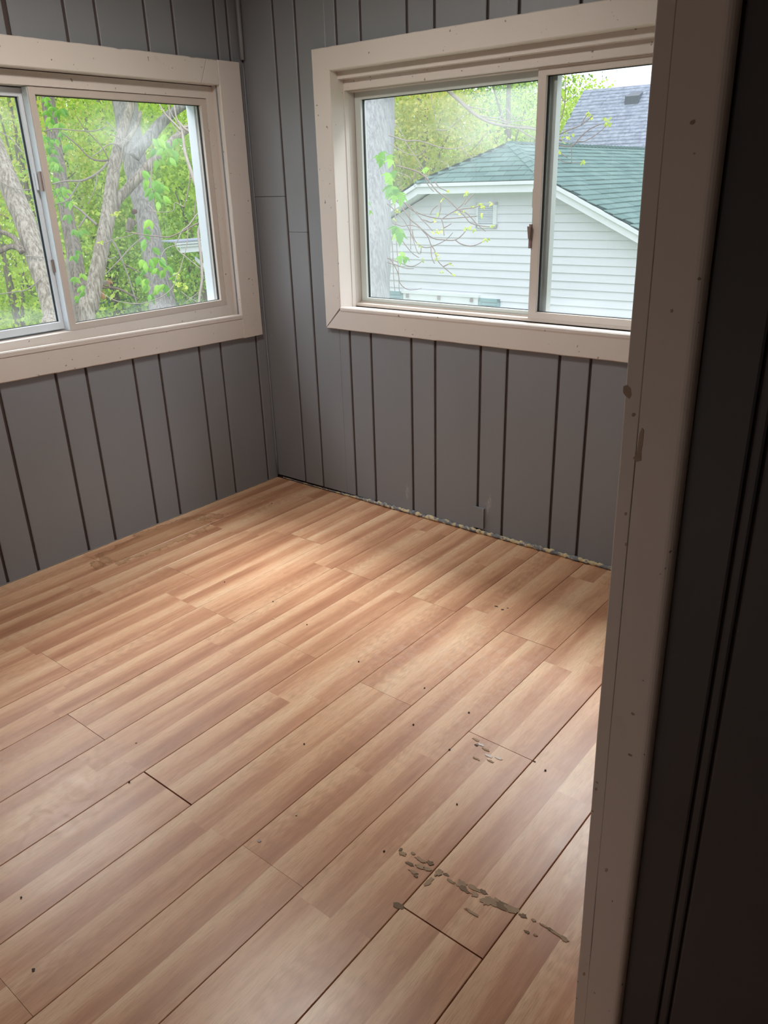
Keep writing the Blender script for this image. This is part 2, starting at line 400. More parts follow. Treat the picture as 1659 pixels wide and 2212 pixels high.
for i in range(len(gr)-1):
    a, b = gr[i]+G, gr[i+1]-G
    if i == 0: a = .0; board(wr, TR, a, b, FB, .969); board(wr, TR, a, b, .9705, CEIL); continue
    if i == 1: board(wr, TR, a, b, FB, .8635); board(wr, TR, a, b, .8645, CEIL); continue
    if b < wx0+.02 or a > wx1: board(wr, TR, a, b, FB, CEIL); continue
    if i == 2:
        board(wr, TR, a, .345, FB, CEIL); board(wr, TR, .345, b, FB, wz0); board(wr, TR, .345, b, wz1, CEIL); continue
    board(wr, TR, a, b, FB, wz0); board(wr, TR, a, b, wz1, CEIL)
m = MB(); m.box((.863, -.0075, .019), (.902, 0, .0855)); pb = m.build('patch_block', GRAY, wr, TR)
pb['label'] = 'small gray painted block at the foot of the wall'
# left wall (coordinate along the wall is y, negative towards the camera)
wlft = wall_slab('wall_left', TL, YB, .07, (-1.2915, -.1125, .590, 1.2845))
glow = [-.0475, -.205, -.293, -.448, -.5405, -.697, -.789, -.951, -1.042, -1.20, -1.29, -1.448, -1.54, -1.70, -1.79, -1.95, -2.04, -2.20, -2.29, -2.45, -2.54, YB]
gup = [-.094, -.248, -.342, -.495, -.585, -.7425, -.832, -.99, -1.08, -1.236, -1.326]
z_lo, z_up = .575, 1.33
prev = 0.0
for g in glow:
    a, b = g+G, prev-(G if prev else 0)
    if b < -1.36: board(wlft, TL, a, b, .0008, CEIL)
    elif a > -.0475+G-.001: board(wlft, TL, a, b, .0008, .617); board(wlft, TL, a, b, .618, CEIL)
    else: board(wlft, TL, a, b, .0008, z_lo)
    prev = g
prev = -.0475
for g in gup:
    a, b = g+G, prev-G
    if g == -.7425: a = g+.009
    board(wlft, TL, max(a, -1.29), b, z_up, CEIL); prev = g
for y0, y1 in ((-1.36, -1.28), (-.115, -.049)):
    board(wlft, TL, y0, y1, z_lo, z_up)
# corner beads
tb = MB()
tube(tb, [(.012*S, -.012*S, 1.357*S, .010), (.012*S, -.012*S, 1.5*S, .0105), (.012*S, -.012*S, CEIL*S, .010)], 8, 2)
o = tb.build('trim_1', GRAY, smooth=True); tag(o, kind='structure')
tb = MB(); tube(tb, [(.004*S, -.004*S, z*S, .004+.002*noise.noise(Vector((z*9, 0, 0)))) for z in (.012, .3, .6, .9, 1.2, 1.35)], 6, 3)
o = tb.build('trim_2', GRAY, smooth=True); tag(o, kind='structure')
# partition stub at the right of the wide opening, and the short side wall behind it
YP = -1.222
def TH(p): return (p[0]*S, (YP+p[1])*S, p[2]*S)
m = MB(); m.box((1.809, .0055, -.07), (3.0, .067, CEIL+.05)); wd = m.build('wall_partition', GROOVE, None, TH); tag(wd, kind='structure')
hg = [1.850, 1.8985, 1.9097, 2.062, 2.150, 2.307, 2.395, 2.552, 2.640, 2.797, 2.885, 3.0]
for i in range(len(hg)-1):
    g = .0016 if i < 3 else G
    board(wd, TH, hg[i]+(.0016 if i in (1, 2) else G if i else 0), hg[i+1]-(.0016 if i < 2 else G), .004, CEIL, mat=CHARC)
m = MB(); m.box((1.832, YP+.067, -.07), (XH+.03, .0, CEIL+.05)); o = m.build('wall_side', GRAY, None, TR); tag(o, kind='structure')
m = MB(); m.box((0, YP, 1.52), (1.80, YP+.067, CEIL+.02)); o = m.build('trim_3', JAMB, None, TR); tag(o, kind='structure')
m = MB(); m.box((0, YB-.07, -.07), (3.0, YB, CEIL+.05)); o = m.build('wall_back', GRAY, None, TR); tag(o, kind='structure')
m = MB(); m.box((3.0, YB-.07, -.07), (3.07, YP+.067, CEIL+.05)); o = m.build('wall_hall_far', GRAY, None, TR); tag(o, kind='structure')
m = MB(); m.box((-.07, YB-.07, CEIL), (3.07, .35, CEIL+.06)); o = m.build('ceiling', PLASTER, None, TR); tag(o, kind='structure')

# door frame: jamb edge and casing board with a rounded outer edge
door = empty('door_1', ((XW+.02)*S, -1.234*S, 0), kind='structure')
def TD(p): return (p[0]*S-door.location[0], p[1]*S-door.location[1], p[2]*S)
def jx(x0, x1, y0, y1, r0_, r1_, name, slope0, slope1, mat=JAMB, zt=1.52):
    m = MB(); rings = []; N = 26
    for i in range(N+1):
        z = zt*i/N; w = noise.noise(Vector((x0*9, 3.3, z*7)))*.0009+noise.noise(Vector((x0*9, 9.3, z*31)))*.0003
        a = x0-slope0*(z-.6)+w; b = x1-slope1*(z-.6)+noise.noise(Vector((x1*9, 1.3, z*6)))*.0012; ring = [(a, y1, z), (a, y0+r0_, z), (a+r0_*.35, y0+r0_*.3, z), (a+r0_, y0, z)]
        for k in range(6):
            t = pi/2*k/5; ring.append((b-r1_+r1_*sin(t), y0+r1_-r1_*cos(t), z))
        ring.append((b, y1, z)); rings.append(ring)
    m.loft(rings); return m.build(name, mat, door, TD, smooth=False)
jx(1.7975, 1.8115, -1.2342, -1.152, .0012, .0008, 'jamb_board', .0122, .0118)
jx(1.81165, 1.8525, -1.2339, -1.2215, .0006, .0075, 'casing_board', .0118, .0095)

SMG = mat_plain('brown_smudge', (.44, .345, .27), .7, .2, 0, 60, .2)
def onjamb(pts, name='smudge', mat=None):
    m = MB(); c = Vector(CAM); q = []
    for px, py in pts:
        d = at(px, py, 1)-c; w = c+d*((-1.2341*S-c.y)/d.y); q.append(w)
    m.loft([[(w.x-door.location.x, -.0002*S+(-1.2341*S)-door.location.y+dy, w.z) for w in q] for dy in (.0006, 0)]); return m.build(name, mat or SMG, door)
onjamb([(1347, 834), (1355, 831), (1363, 838), (1365, 853), (1360, 862), (1352, 856), (1346, 848)]); onjamb([(1387, 924), (1391, 930), (1388, 960), (1385, 975), (1385, 995), (1376, 998), (1367, 990), (1376, 978), (1379, 955), (1382, 935)])
for x, y in ((1353, 1176), (1352, 1110), (1310, 1880), (1262, 2104), (1288, 1705), (1451, 672)): onjamb([(x-3, y-3), (x+2, y-4), (x+3, y+1), (x, y+4), (x-3, y+2)], 'nail_dimple', SMG)

# ------------------------------------------------------------------ windows
def rough_board(parent, tf, p0, p1, wv, dfront, dback, name, mat, m0=(0, 0), m1=(0, 0), jit=.0009, ease=.0022, n=40):
    """flat board in the wall plane from p0 to p1 (inner edge line), wv = width vector; m0,m1 = mitre shifts (inner,outer)"""
    m = MB(); P0 = Vector(p0); P1 = Vector(p1); W = Vector(wv); D = (P1-P0); L = D.length; D.normalize(); w = W.length; Wn = W.normalized(); rings = []
    for i in range(n+1):
        t = i/n
        def pt(f, d):
            s0 = m0[0]+(m0[1]-m0[0])*f; s1 = m1[0]+(m1[1]-m1[0])*f
            q = P0+D*(s0+(L-s0+s1)*t)
            j = noise.noise(Vector((q.x*40+f*9, q.y*40, name.__len__())))*jit + (jit*2.2 if noise.noise(Vector((q.x*90+f*5, q.y*90, 2.2))) > .55 else 0)
            q = q+Wn*(w*f+(-j if f > .5 else j*.5))
            return (q.x, d, q.y)
        e = ease/w
        rings.append([pt(0, dback), pt(0, dfront+ease), pt(e, dfront), pt(1-e, dfront), pt(1, dfront+ease), pt(1, dback)])
    m.loft(rings); return m.build(name, mat, parent, tf)
def frame4(tf, parent, u0, u1, z0, z1, w, d0, d1, name, mat, bottom_w=None):
    """mitred rectangular frame, four members, outer edges at u0,u1,z0,z1; d0 front, d1 back (toward outside)"""
    out = []
    mem = [((u0, z0), (u0, z1), (w, 0)), ((u1, z0), (u1, z1), (-w, 0)), ((u0, z0), (u1, z0), (0, w)), ((u0, z1), (u1, z1), (0, -w))]
    for a, b, v in mem:
        m = MB(); A = Vector(a); B = Vector(b); V = Vector(v); D = (B-A).normalized()*w; e = .0011
        rings = []
        for q, sgn in ((A, 1), (B, -1)):
            def pt(f, d): r = q+V*f+D*sgn*f; return (r.x, d, r.y)
            rings.append([pt(0, d1), pt(0, d0), pt(1-e/w, d0), pt(1, d0+e), pt(1, d1)])
        m.loft(rings); out.append(m.build(name, mat, parent, tf))
    return out
def pane(tf, parent, u0, u1, z0, z1, d, mat):
    m = MB(); m.add([(u0, d, z0), (u1, d, z0), (u1, d, z1), (u0, d, z1)], [(0, 1, 2, 3)])
    return m.build('glass_pane', mat, parent, tf, fix=False)
def latch(tf, parent, u, z, d, h=.045, w=.006, dep=.010):
    m = MB(); m.box((u-w/2, d-dep, z-h/2), (u+w/2, d, z+h/2)); lo = m.build('latch', LATCHM, parent, tf)
    m = MB(); e = w*.3
    m.loft([[(u-e, d-dep-.006, z-h*.1), (u+e, d-dep-.006, z-h*.1), (u+e, d-dep, z-h*.1), (u-e, d-dep, z-h*.1)],
            [(u-e*2, d-dep-.009, z+h*.42), (u+e*2, d-dep-.009, z+h*.42), (u+e*2, d-dep-.003, z+h*.42), (u-e*2, d-dep-.003, z+h*.42)]])
    m.build('latch_lever', LATCHM, lo, tf); return lo

GL_A = mat_glass('pane_glass_left', .045, [(1, -.60, 1.68, .30, .13, .16), (1, -.44, 1.61, .22, .10, .10), (1, -.62, .93, .5, .06, .10)])
GL_A2 = mat_glass('pane_glass_open', .05, [(1, -1.18, 1.70, .2, .13, .15), (1, -1.2, .98, .3, .05, .10)])
GL_B = mat_glass('pane_glass_hazy', .06, [(0, 1.24, 1.66, .36, .22, .17), (0, .70, 1.15, .2, .5, .05), (0, .95, .95, .5, .07, .12)])
GL_B2 = mat_glass('pane_glass_clear', .035, [(0, 1.6, .97, .3, .05, .08)])

# right window ------------------------------------------------------
w1 = empty('window_1', (0, 0, 0), kind='structure')
F = -.014
rough_board(w1, TR, (.366, .645), (.366, 1.295), (-.0655, 0), F, .006, 'casing_board', TRIM, (0, -.067), (0, .0585))
rough_board(w1, TR, (.366, 1.295), (1.647, 1.295), (0, .0585), F, .006, 'casing_board', TRIM, (0, -.0655), (0, .0655), n=70)
rough_board(w1, TR, (1.647, .645), (1.647, 1.295), (.0655, 0), F, .006, 'casing_board', TRIM, (0, -.067), (0, .0585))
rough_board(w1, TR, (.366, .6375), (1.647, .6375), (0, -.0625), F, .006, 'casing_board', TRIM, (0, -.0655), (0, .0655), n=70)
# sill board with a rounded nose over the bottom casing
m = MB(); rings = []
for u in [.366+i*(1.281/30) for i in range(31)]:
    j = noise.noise(Vector((u*20, 0, 0)))*.0006
    rings.append([(u, .07, .620), (u, .07, .6365), (u, -.006, .6455+j), (u, -.0125, .6452+j), (u, -.0155, .6425+j), (u, -.0158, .636), (u, -.0142, .6315+j), (u, -.0105, .6305)])
m.loft(rings); m.build('sill_board', TRIM, w1, TR)
# stepped liner: two nested frames, each set back further
def liner(parent, tf, u0, u1, z0, z1, tw, tt, d0, d1, bot=0):
    for a, b in (((u0-.02, z0-bot), (u0+tw, z1)), ((u1-tw, z0-bot), (u1+.02, z1)), ((u0+tw, z1-tt), (u1-tw, z1+.02))):
        m = MB(); m.box((a[0], d0, a[1]), (b[0], d1, b[1])); m.build('jamb_liner', TRIM, parent, tf)
liner(w1, TR, .3645, 1.6485, .637, 1.2955, .0015, .0195, .0202, .045)
liner(w1, TR, .3645, 1.6485, .637, 1.2955, .0035, .0467, .045, .0609)
m = MB()
for a, b in (((.355, -.01, .637), (.3662, .0202, 1.2955)), ((1.6468, -.01, .637), (1.66, .0202, 1.2955)), ((.355, -.01, 1.2952), (1.66, .0202, 1.306))): m.box(a, b)
m.build('jamb_liner', TRIM, w1, TR)
m = MB(); m.box((.366, .0609, .61), (1.647, .125, .6405)); m.build('window_track', VINYL, w1, TR)
for z in (.6405,):
    m = MB(); m.box((.366, .083, z), (1.647, .087, z+.012)); m.build('track_rib', VINYL, w1, TR)
frame4(TR, w1, .352, 1.661, .632, 1.262, .0165, .0609, .125, 'window_frame', VINYL)
def sash(parent, tf, u0, u1, z0, z1, w, d0, d1, glass, name='sash', mat=VINYL):
    s = bpy.data.objects.new(name, None); link(s, parent)
    # two levels are allowed under a thing: sash frame is one mesh, pane and gasket hang below it
    m = MB()
    mem = [((u0, z0), (u0, z1), (w, 0)), ((u1, z0), (u1, z1), (-w, 0)), ((u0, z0), (u1, z0), (0, w)), ((u0, z1), (u1, z1), (0, -w))]
    for a, b, v in mem:
        A = Vector(a); B = Vector(b); V = Vector(v); D = (B-A).normalized()*w; e = .0011; rings = []
        for q, sgn in ((A, 1), (B, -1)):
            def pt(f, d): r = q+V*f+D*sgn*f; return (r.x, d, r.y)
            rings.append([pt(0.02, d1), pt(0.02, d0), pt(1-e/w, d0), pt(1, d0+e), pt(1, d1)])
        m.loft(rings)
    bpy.data.objects.remove(s)
    so = m.build(name, mat, parent, tf); dm = d0+(d1-d0)*.55; g = MB(); gw = .0028
    for a, b in (((u0+w, z0+w), (u0+w+gw, z1-w)), ((u1-w-gw, z0+w), (u1-w, z1-w)), ((u0+w, z0+w), (u1-w, z0+w+gw*.5)), ((u0+w, z1-w-gw*.6), (u1-w, z1-w))):
        g.box((a[0], dm-.003, a[1]), (b[0], dm+.003, b[1]))
    g.build('gasket', GASKET, so, tf); pane(tf, so, u0+w+.0008, u1-w-.0008, z0+w+.0008, z1-w-.0008, dm, glass)
    return so
sL = sash(w1, TR, .3695, 1.0255, .642, 1.2475, .0215, .088, .112, GL_B, 'sash', VINYL_G)
sR = sash(w1, TR, .985, 1.6445, .6425, 1.2535, .0235, .0625, .0845, GL_B2)
latch(TR, sR, .9835, .86, .068, .06, .007)
m = MB(); m.box((.9815, .066, .93), (.986, .080, .975)); m.build('latch_plate', VINYL, sR, TR)

# left window -------------------------------------------------------
w2 = empty('window_2', (0, 0, 0), kind='structure')
sk = -.0184                                            # the bottom casing slopes a little
rough_board(w2, TL, (-.1132, .532), (-.113, 1.349), (.0865, 0), F, .006, 'casing_board', TRIM)
rough_board(w2, TL, (-1.29, 1.2835), (-.185, 1.2835), (0, .0655), F-.0006, .006, 'casing_board', TRIM, (0, 0), (0, .028), n=70)
rough_board(w2, TL, (-.1832, 1.2835), (-.1135, 1.2835), (0, .0655), F-.0003, .006, 'casing_board', TRIM, (0, .028), (0, 0), n=10)
rough_board(w2, TL, (-1.29, .532-sk*1.2), (-1.29, 1.349), (-.0865, 0), F, .006, 'casing_board', TRIM)
rough_board(w2, TL, (-1.29, .604+sk*(-1.29+.113)), (-.1135, .604), (0, -.0715), F+.0004, .006, 'casing_board', TRIM, n=70)
m = MB(); rings = []
for i in range(31):
    u = -1.29+i*(1.177/30); b = sk*(u+.113); j = noise.noise(Vector((u*20, 5, 0)))*.0006
    rings.append([(u, .05, .585), (u, .05, .606+b*.6), (u, -.006, .6105+b+j), (u, -.0135, .610+b+j), (u, -.0158, .607+b), (u, -.0156, .597+b+j), (u, -.012, .596+b)])
m.loft(rings); m.build('sill_board', TRIM, w2, TL)
m = MB(); m.box((-1.30, -.010, 1.2838), (-.10, .0245, 1.296)); m.box((-.1128, -.010, .60), (-.10, .0245, 1.285)); m.box((-1.30, -.010, .62), (-1.2902, .0245, 1.285))
m.build('jamb_liner', TRIM, w2, TL)
# flat inner frame
m = MB(); m.box((-.138, .0245, .60), (-.11, .075, 1.282)); m.build('frame_board', TRIM, w2, TL)
m = MB(); m.box((-1.292, .0245, .60), (-1.264, .075, 1.282)); m.build('frame_board', TRIM, w2, TL)
m = MB(); m.box((-1.264, .0245, 1.2495), (-.138, .075, 1.282)); m.build('frame_board', TRIM, w2, TL)
m = MB(); m.box((-1.264, .0245, .598), (-.138, .075, .6415)); m.build('frame_board', TRIM, w2, TL)
frame4(TL, w2, -1.285, -.118, .62, 1.268, .030, .075, .112, 'window_frame', VINYL_W)
def sash2(u0, u1, z0, z1, w, d0, d1, g, mat): return sash(w2, TL, u0, u1, z0, z1, w, d0, d1, g, 'sash', mat)
sA = sash2(-.7035, -.1385, .6415, 1.249, .0185, .0295, .056, GL_A, VINYL)
sB = sash2(-1.263, -.694, .6465, 1.2465, .020, .060, .082, GL_A2, VINYL_W)
m = MB(); m.box((-.7045, .0325, .643), (-.7028, .0575, 1.2475)); m.build('stile_face', VINYL_W, sA, TL)
m = MB(); m.box((-.7095, .034, 1.005), (-.7040, .046, 1.052)); lt = m.build('latch', LATCHM, sA, TL); lt['label'] = 'upper brown latch'
m = MB(); m.box((-.7115, .050, 1.008), (-.7040, .058, 1.050)); m.build('latch_plate', VINYL_W, sA, TL)
m = MB(); m.box((-.7085, .052, .800), (-.7040, .058, .832)); lt = m.build('latch', LATCHM, sA, TL); lt['label'] = 'lower brown latch'

# foam and caulk bead at the foot of the right wall
FOAM = (lambda: None)
t = NT('expanding_foam'); p = t.pos(); t.set(t.ramp(t.noise(p, 42, 2), [(.44, (.19, .20, .215)), (.50, (.34, .32, .29)), (.56, (.60, .50, .30))]), .75, .3)
t.bump(t.noise(p, 320, 3), .6, .002); FOAM = t.m
fb = empty('foam_bead', (.05*S, -.004, .004), label='lumpy yellow and gray foam bead along the foot of the right wall', cat='sealant')
m = MB(); pts = []; x = .03; rr = random.Random(3)
while x < 1.80:
    near = min(1, max(.25, (x-.15)/.35)); r = 1.75*(.0028+.0026*abs(noise.noise(Vector((x*48, 0, 0))))+.0016*rr.random())*near
    pts.append((x*S-fb.location.x, -.0035-fb.location.y-.002*rr.random(), .004+r*.7-fb.location.z, r*1.3)); x += .0042
tube(m, pts, 7, 1, .45, 2.0); m.build('bead', FOAM, fb, smooth=True)
m = MB(); pts = []; x = -.02
while x > -1.9: pts.append((.0015, x*S, .0015+.0006*rr.random(), .0018+.0012*rr.random())); x -= .012
tube(m, pts, 6, 1, .3); o = m.build('caulk_bead', mat_plain('gray_caulk', (.22, .20, .185), .7), smooth=True)
tag(o, 'thin gray caulk line where the left wall meets the floor', 'sealant')
CR = mat_plain('crumb_dark', (.06, .04, .03), .9); CRL = mat_plain('crumb_light', (.6, .5, .4), .9)
crumbs = [(587, 1088, 0), (485, 1258, 0), (590, 1300, 0), (775, 1430, 0), (917, 1487, 0), (657, 1608, 0), (1013, 1540, 0), (893, 1566, 0), (640, 1761, 1), (46, 1940, 0), (592, 1337, 1),
          (663, 1350, 0), (294, 1605, 1), (1178, 1665, 0), (987, 1738, 0), (971, 1620, 0), (830, 1840, 0), (279, 1690, 0)]
def onfloor(px, py):
    a = at(px, py, 1.0); c = Vector(CAM); d = a-c; return c+d*(-c.z/d.z)
for i, (px, py, k) in enumerate(crumbs):
    w = onfloor(px, py); m = MB(); r = .0022+.0008*rr.random()
    m.loft([[(cos(a)*r*(.6+.7*rr.random()), sin(a)*r, z) for a in [2*pi*j/5 for j in range(5)]] for z in (0, .0022)])
    o = m.build('debris_crumb', CRL if k else CR); o.location = (w.x, w.y, .0006)
    tag(o, 'tiny pale crumb lying on the laminate floor' if k else 'tiny dark crumb lying on the laminate floor', 'debris', 'pale crumbs on the floor' if k else 'dark crumbs on the floor')

# fill lamp added on the ceiling to brighten the room (unseen)
lamp = empty('fill_lamp', (1.0, -1.15, CEIL*S), label='added round white ceiling fill lamp, unseen above the middle of the room', cat='lamp')
m = MB(); rings = [[(cos(a)*r, sin(a)*r, z) for a in [2*pi*j/28 for j in range(28)]] for r, z in ((.19, 0), (.19, -.03), (.175, -.035))]
m.loft(rings); m.build('lamp_base', VINYL_W, lamp)
t = NT('fill_lamp_glass'); t.set((.9, .85, .78), .4); t.p.inputs['Emission Color'].default_value = (1, .82, .66, 1); t.p.inputs['Emission Strength'].default_value = 1.5
m = MB(); m.loft([[(cos(a)*r, sin(a)*r, z) for a in [2*pi*j/28 for j in range(28)]] for r, z in ((.17, -.035), (.16, -.06), (.12, -.085), (.05, -.098), (.01, -.1))]); m.build('lamp_shade', t.m, lamp, smooth=True)
ld = bpy.data.lights.new('fill_lamp_glow', 'AREA'); ld.shape = 'DISK'; ld.size = .34; ld.energy = LAMP; ld.color = (1, .93, .86)  # fill light of the added lamp
lo = bpy.data.objects.new('fill_lamp_glow', ld); link(lo); lo.location = (1.0, -1.15, CEIL*S-.11)

# ================================================================== outside
GZ = -2.9
BARK_L = mat_bark('light_furrowed_bark', (.20, .165, .13), (.56, .50, .43))
BARK_M = mat_bark('brown_furrowed_bark', (.15, .12, .095), (.40, .345, .285))
BARK_G = mat_bark('gray_ridged_bark', (.29, .295, .30), (.46, .47, .485), (13, 13, .45), 3.5, .15)
BARK_W = mat_bark('warm_gray_bark', (.20, .185, .17), (.48, .455, .42), (10, 10, .9), 4.5, .25)
TWIG = mat_plain('gray_twig_bark', (.27, .235, .205), .85, .2, 0, 30, .25)
TWIGD = mat_plain('brown_twig_bark', (.19, .145, .125), .85, .2, 0, 30, .25)
LF_MID = mat_leaf('spring_green_leaves', (.20, .38, .05), (.56, .76, .12), (.86, .95, .30))
LF_YEL = mat_leaf('yellow_green_leaves', (.30, .40, .09), (.58, .62, .16), (.84, .74, .28))
LF_DRK = mat_leaf('deep_green_leaves', (.12, .27, .05), (.34, .56, .10), (.66, .82, .22))
LF_PINE = mat_leaf('blue_green_needles', (.08, .20, .08), (.16, .32, .13), (.28, .45, .18))
VINE = mat_leaf('vine_leaf_green', (.13, .36, .05), (.24, .52, .07), (.38, .66, .09), .45, False)
BUDL = mat_leaf('pale_bud_green', (.40, .55, .08), (.58, .68, .12), (.70, .74, .16), .45, False)
t = NT('lawn'); p = t.pos(); t.set(t.ramp(t.noise(p, 1.6, 6, .7), [(.3, (.13, .17, .07)), (.6, (.26, .32, .13)), (.8, (.32, .31, .18))]), .95, .1); t.bump(t.noise(p, 30, 3), .8, .05); LAWN = t.m
m = MB(); n = 30
vv = [(-45+90*i/n, -35+95*j/n, GZ+.25*noise.noise(Vector((i*.4, j*.4, 0)))) for j in range(n+1) for i in range(n+1)]
m.add(vv, [(j*(n+1)+i, j*(n+1)+i+1, (j+1)*(n+1)+i+1, (j+1)*(n+1)+i) for j in range(n) for i in range(n)])
gnd = m.build('ground', LAWN, smooth=True); tag(gnd, kind='structure')

def mesh_np(name, co, faces4, tone, mat, parent):
    me = bpy.data.meshes.new(name); nv, nf = len(co), len(faces4)
    me.vertices.add(nv); me.vertices.foreach_set('co', co.astype(np.float32).ravel())
    k = faces4.shape[1]
    me.loops.add(nf*k); me.loops.foreach_set('vertex_index', faces4.astype(np.int32).ravel())
    me.polygons.add(nf); me.polygons.foreach_set('loop_start', (np.arange(nf)*k).astype(np.int32))
    me.update(calc_edges=True)
    a = me.attributes.new('tone', 'FLOAT', 'POINT'); a.data.foreach_set('value', tone.astype(np.float32))
    me.materials.append(mat); o = bpy.data.objects.new(name, me); return link(o, parent)
def leaf_cloud(cent, size, mat, parent, rs, tone0, name='foliage', droop=.5, aspect=.62):
    """folded diamond leaves (two triangle pairs each) at the given centres"""
    N = len(cent); ax = rs.normal(size=(N, 3)); ax[:, 2] -= droop; ax /= np.linalg.norm(ax, axis=1)[:, None]
    q = rs.normal(size=(N, 3)); b = np.cross(ax, q); b /= np.linalg.norm(b, axis=1)[:, None]; nn = np.cross(ax, b)
    s = (size*(.6+.8*rs.random(N)))[:, None]
    p0 = cent; p1 = cent+ax*s*.45+b*s*aspect*.5+nn*s*.12; p2 = cent+ax*s; p3 = cent+ax*s*.45-b*s*aspect*.5+nn*s*.12
    co = np.stack([p0, p1, p2, p3], 1).reshape(-1, 3); i = np.arange(N)*4
    f = np.stack([np.stack([i, i+1, i+2], 1), np.stack([i, i+2, i+3], 1)], 1).reshape(-1, 3)
    tone = np.repeat(np.clip(tone0, 0, 1), 4)
    o = mesh_np(name, co, f, tone, mat, parent); o['kind'] = 'stuff'; return o
def crown(px, py, depth, rad, nclump, nleaf, size, mat, label, group=None, seed=1, clump_r=.30, squash=1.0, bark=BARK_M, name='background_tree', cat='tree', bare=5, trunk_r=.10):
    rs = np.random.RandomState(seed); rr = random.Random(seed); c = at(px, py, depth)
    base = Vector((c.x, c.y, GZ)); root = empty(name, base, label=label, cat=cat, group=group)
    d = rs.normal(size=(nclump, 3)); d /= np.linalg.norm(d, axis=1)[:, None]
    r = rad*(.35+.65*rs.random(nclump)**.5); cc = d*r[:, None]; cc[:, 2] *= squash
    cc += np.array([0, 0, c.z-GZ])
    cc[:, 2] = np.maximum(cc[:, 2], .15)
    per = rs.poisson(nleaf, nclump); idx = np.repeat(np.arange(nclump), per)
    P = cc[idx]+rs.normal(size=(len(idx), 3))*clump_r*np.array([1, 1, .7])
    P[:, 2] = np.maximum(P[:, 2], .05)
    ct = rs.random(nclump); tone = .5*ct[idx]+.5*rs.random(len(idx))
    leaf_cloud(P, size, mat, root, rs, tone)
    m = MB(); hz = max(c.z-GZ, .8)
    tube(m, [(0, 0, -.1, trunk_r*1.4), (.1*rr.uniform(-1, 1), .1, hz*.4, trunk_r), (0, 0, hz*.9, trunk_r*.6), (.05, 0, hz+rad*.6*squash, .015)], 8, 3, .15)
    m.build('trunk', bark, root, smooth=True)
    for i in range(bare):
        e = cc[rr.randrange(nclump)]; z0 = hz*rr.uniform(.35, .85); mid = Vector((e[0]*.5, e[1]*.5, (z0+e[2])*.5+.1))
        m = MB(); tube(m, [(0, 0, z0, trunk_r*.35), (mid.x, mid.y, mid.z, trunk_r*.2), (e[0], e[1], e[2], .008)], 5, 3, .2); m.build('branch', bark, root, smooth=True)
    return root

# trees seen through the left window: background masses
crown(40, 330, 12.5, 1.9, 210, 42, .070, LF_YEL, 'bushy yellow-green tree behind the leaning trunk at the far left', seed=11, clump_r=.24)
crown(20, 610, 11.5, 1.5, 170, 42, .075, LF_MID, 'low bright green tree at the bottom left of the left window', seed=12)
crown(-330, 420, 13, 2.2, 150, 36, .08, LF_MID, 'green tree beyond the left end of the left window', seed=13)
crown(200, 360, 14, 1.9, 260, 44, .078, LF_MID, 'bright green tree filling the gap between the forked and the vine-covered trunks', seed=14)
crown(200, 120, 15, 2.2, 160, 40, .08, LF_MID, 'tall green crown above the middle of the left window', seed=15)
crown(420, 260, 13, 1.9, 210, 42, .078, LF_MID, 'green crown behind the crooked bare limb at the top right', seed=16)
crown(400, 480, 14.5, 1.6, 200, 42, .078, LF_MID, 'green tree above the white eave in the left window', seed=17)
crown(440, 640, 12.0, 1.3, 170, 40, .06, LF_DRK, 'dense darker green shrub under the white eave', name='background_shrub', cat='shrub', seed=18, clump_r=.2)
crown(250, 590, 17, 2.2, 220, 40, .085, LF_DRK, 'deep green tree far behind the squirrel', seed=19)
crown(120, 560, 16, 2.0, 170, 40, .085, LF_MID, 'mid green tree seen low between the leaning and vine-covered trunks', seed=20)
crown(600, 400, 17, 2.6, 170, 40, .09, LF_DRK, 'deep green tree beyond the right end of the left window', seed=21)
crown(340, 60, 19, 3.2, 230, 40, .10, LF_DRK, 'tall deep green tree far behind the left window trees', seed=22)
crown(60, 60, 19, 3.0, 200, 40, .10, LF_DRK, 'tall deep green tree far behind the yellow-green tree', seed=23)
crown(330, 690, 21, 3.0, 200, 40, .10, LF_DRK, 'broad dark green bush on the far lawn', name='background_shrub', cat='shrub', seed=24, squash=.7)
crown(60, 720, 20, 3.0, 200, 40, .10, LF_MID, 'broad bright green bush on the far lawn at the left', name='background_shrub', cat='shrub', seed=25, squash=.7)
for i, (px, py, dd) in enumerate([(-500, 380, 24), (-100, 300, 26), (220, 420, 26), (480, 350, 25), (680, 300, 27)]):
    crown(px, py, dd, 4.6, 300, 46, .16, LF_DRK, ['dark green tree line, leftmost crown', 'dark green tree line, second crown from the left', 'dark green tree line, middle crown',
          'dark green tree line, second crown from the right', 'dark green tree line, rightmost crown'][i], 'far tree line behind the left window', seed=30+i, clump_r=.5, bare=2, trunk_r=.2)

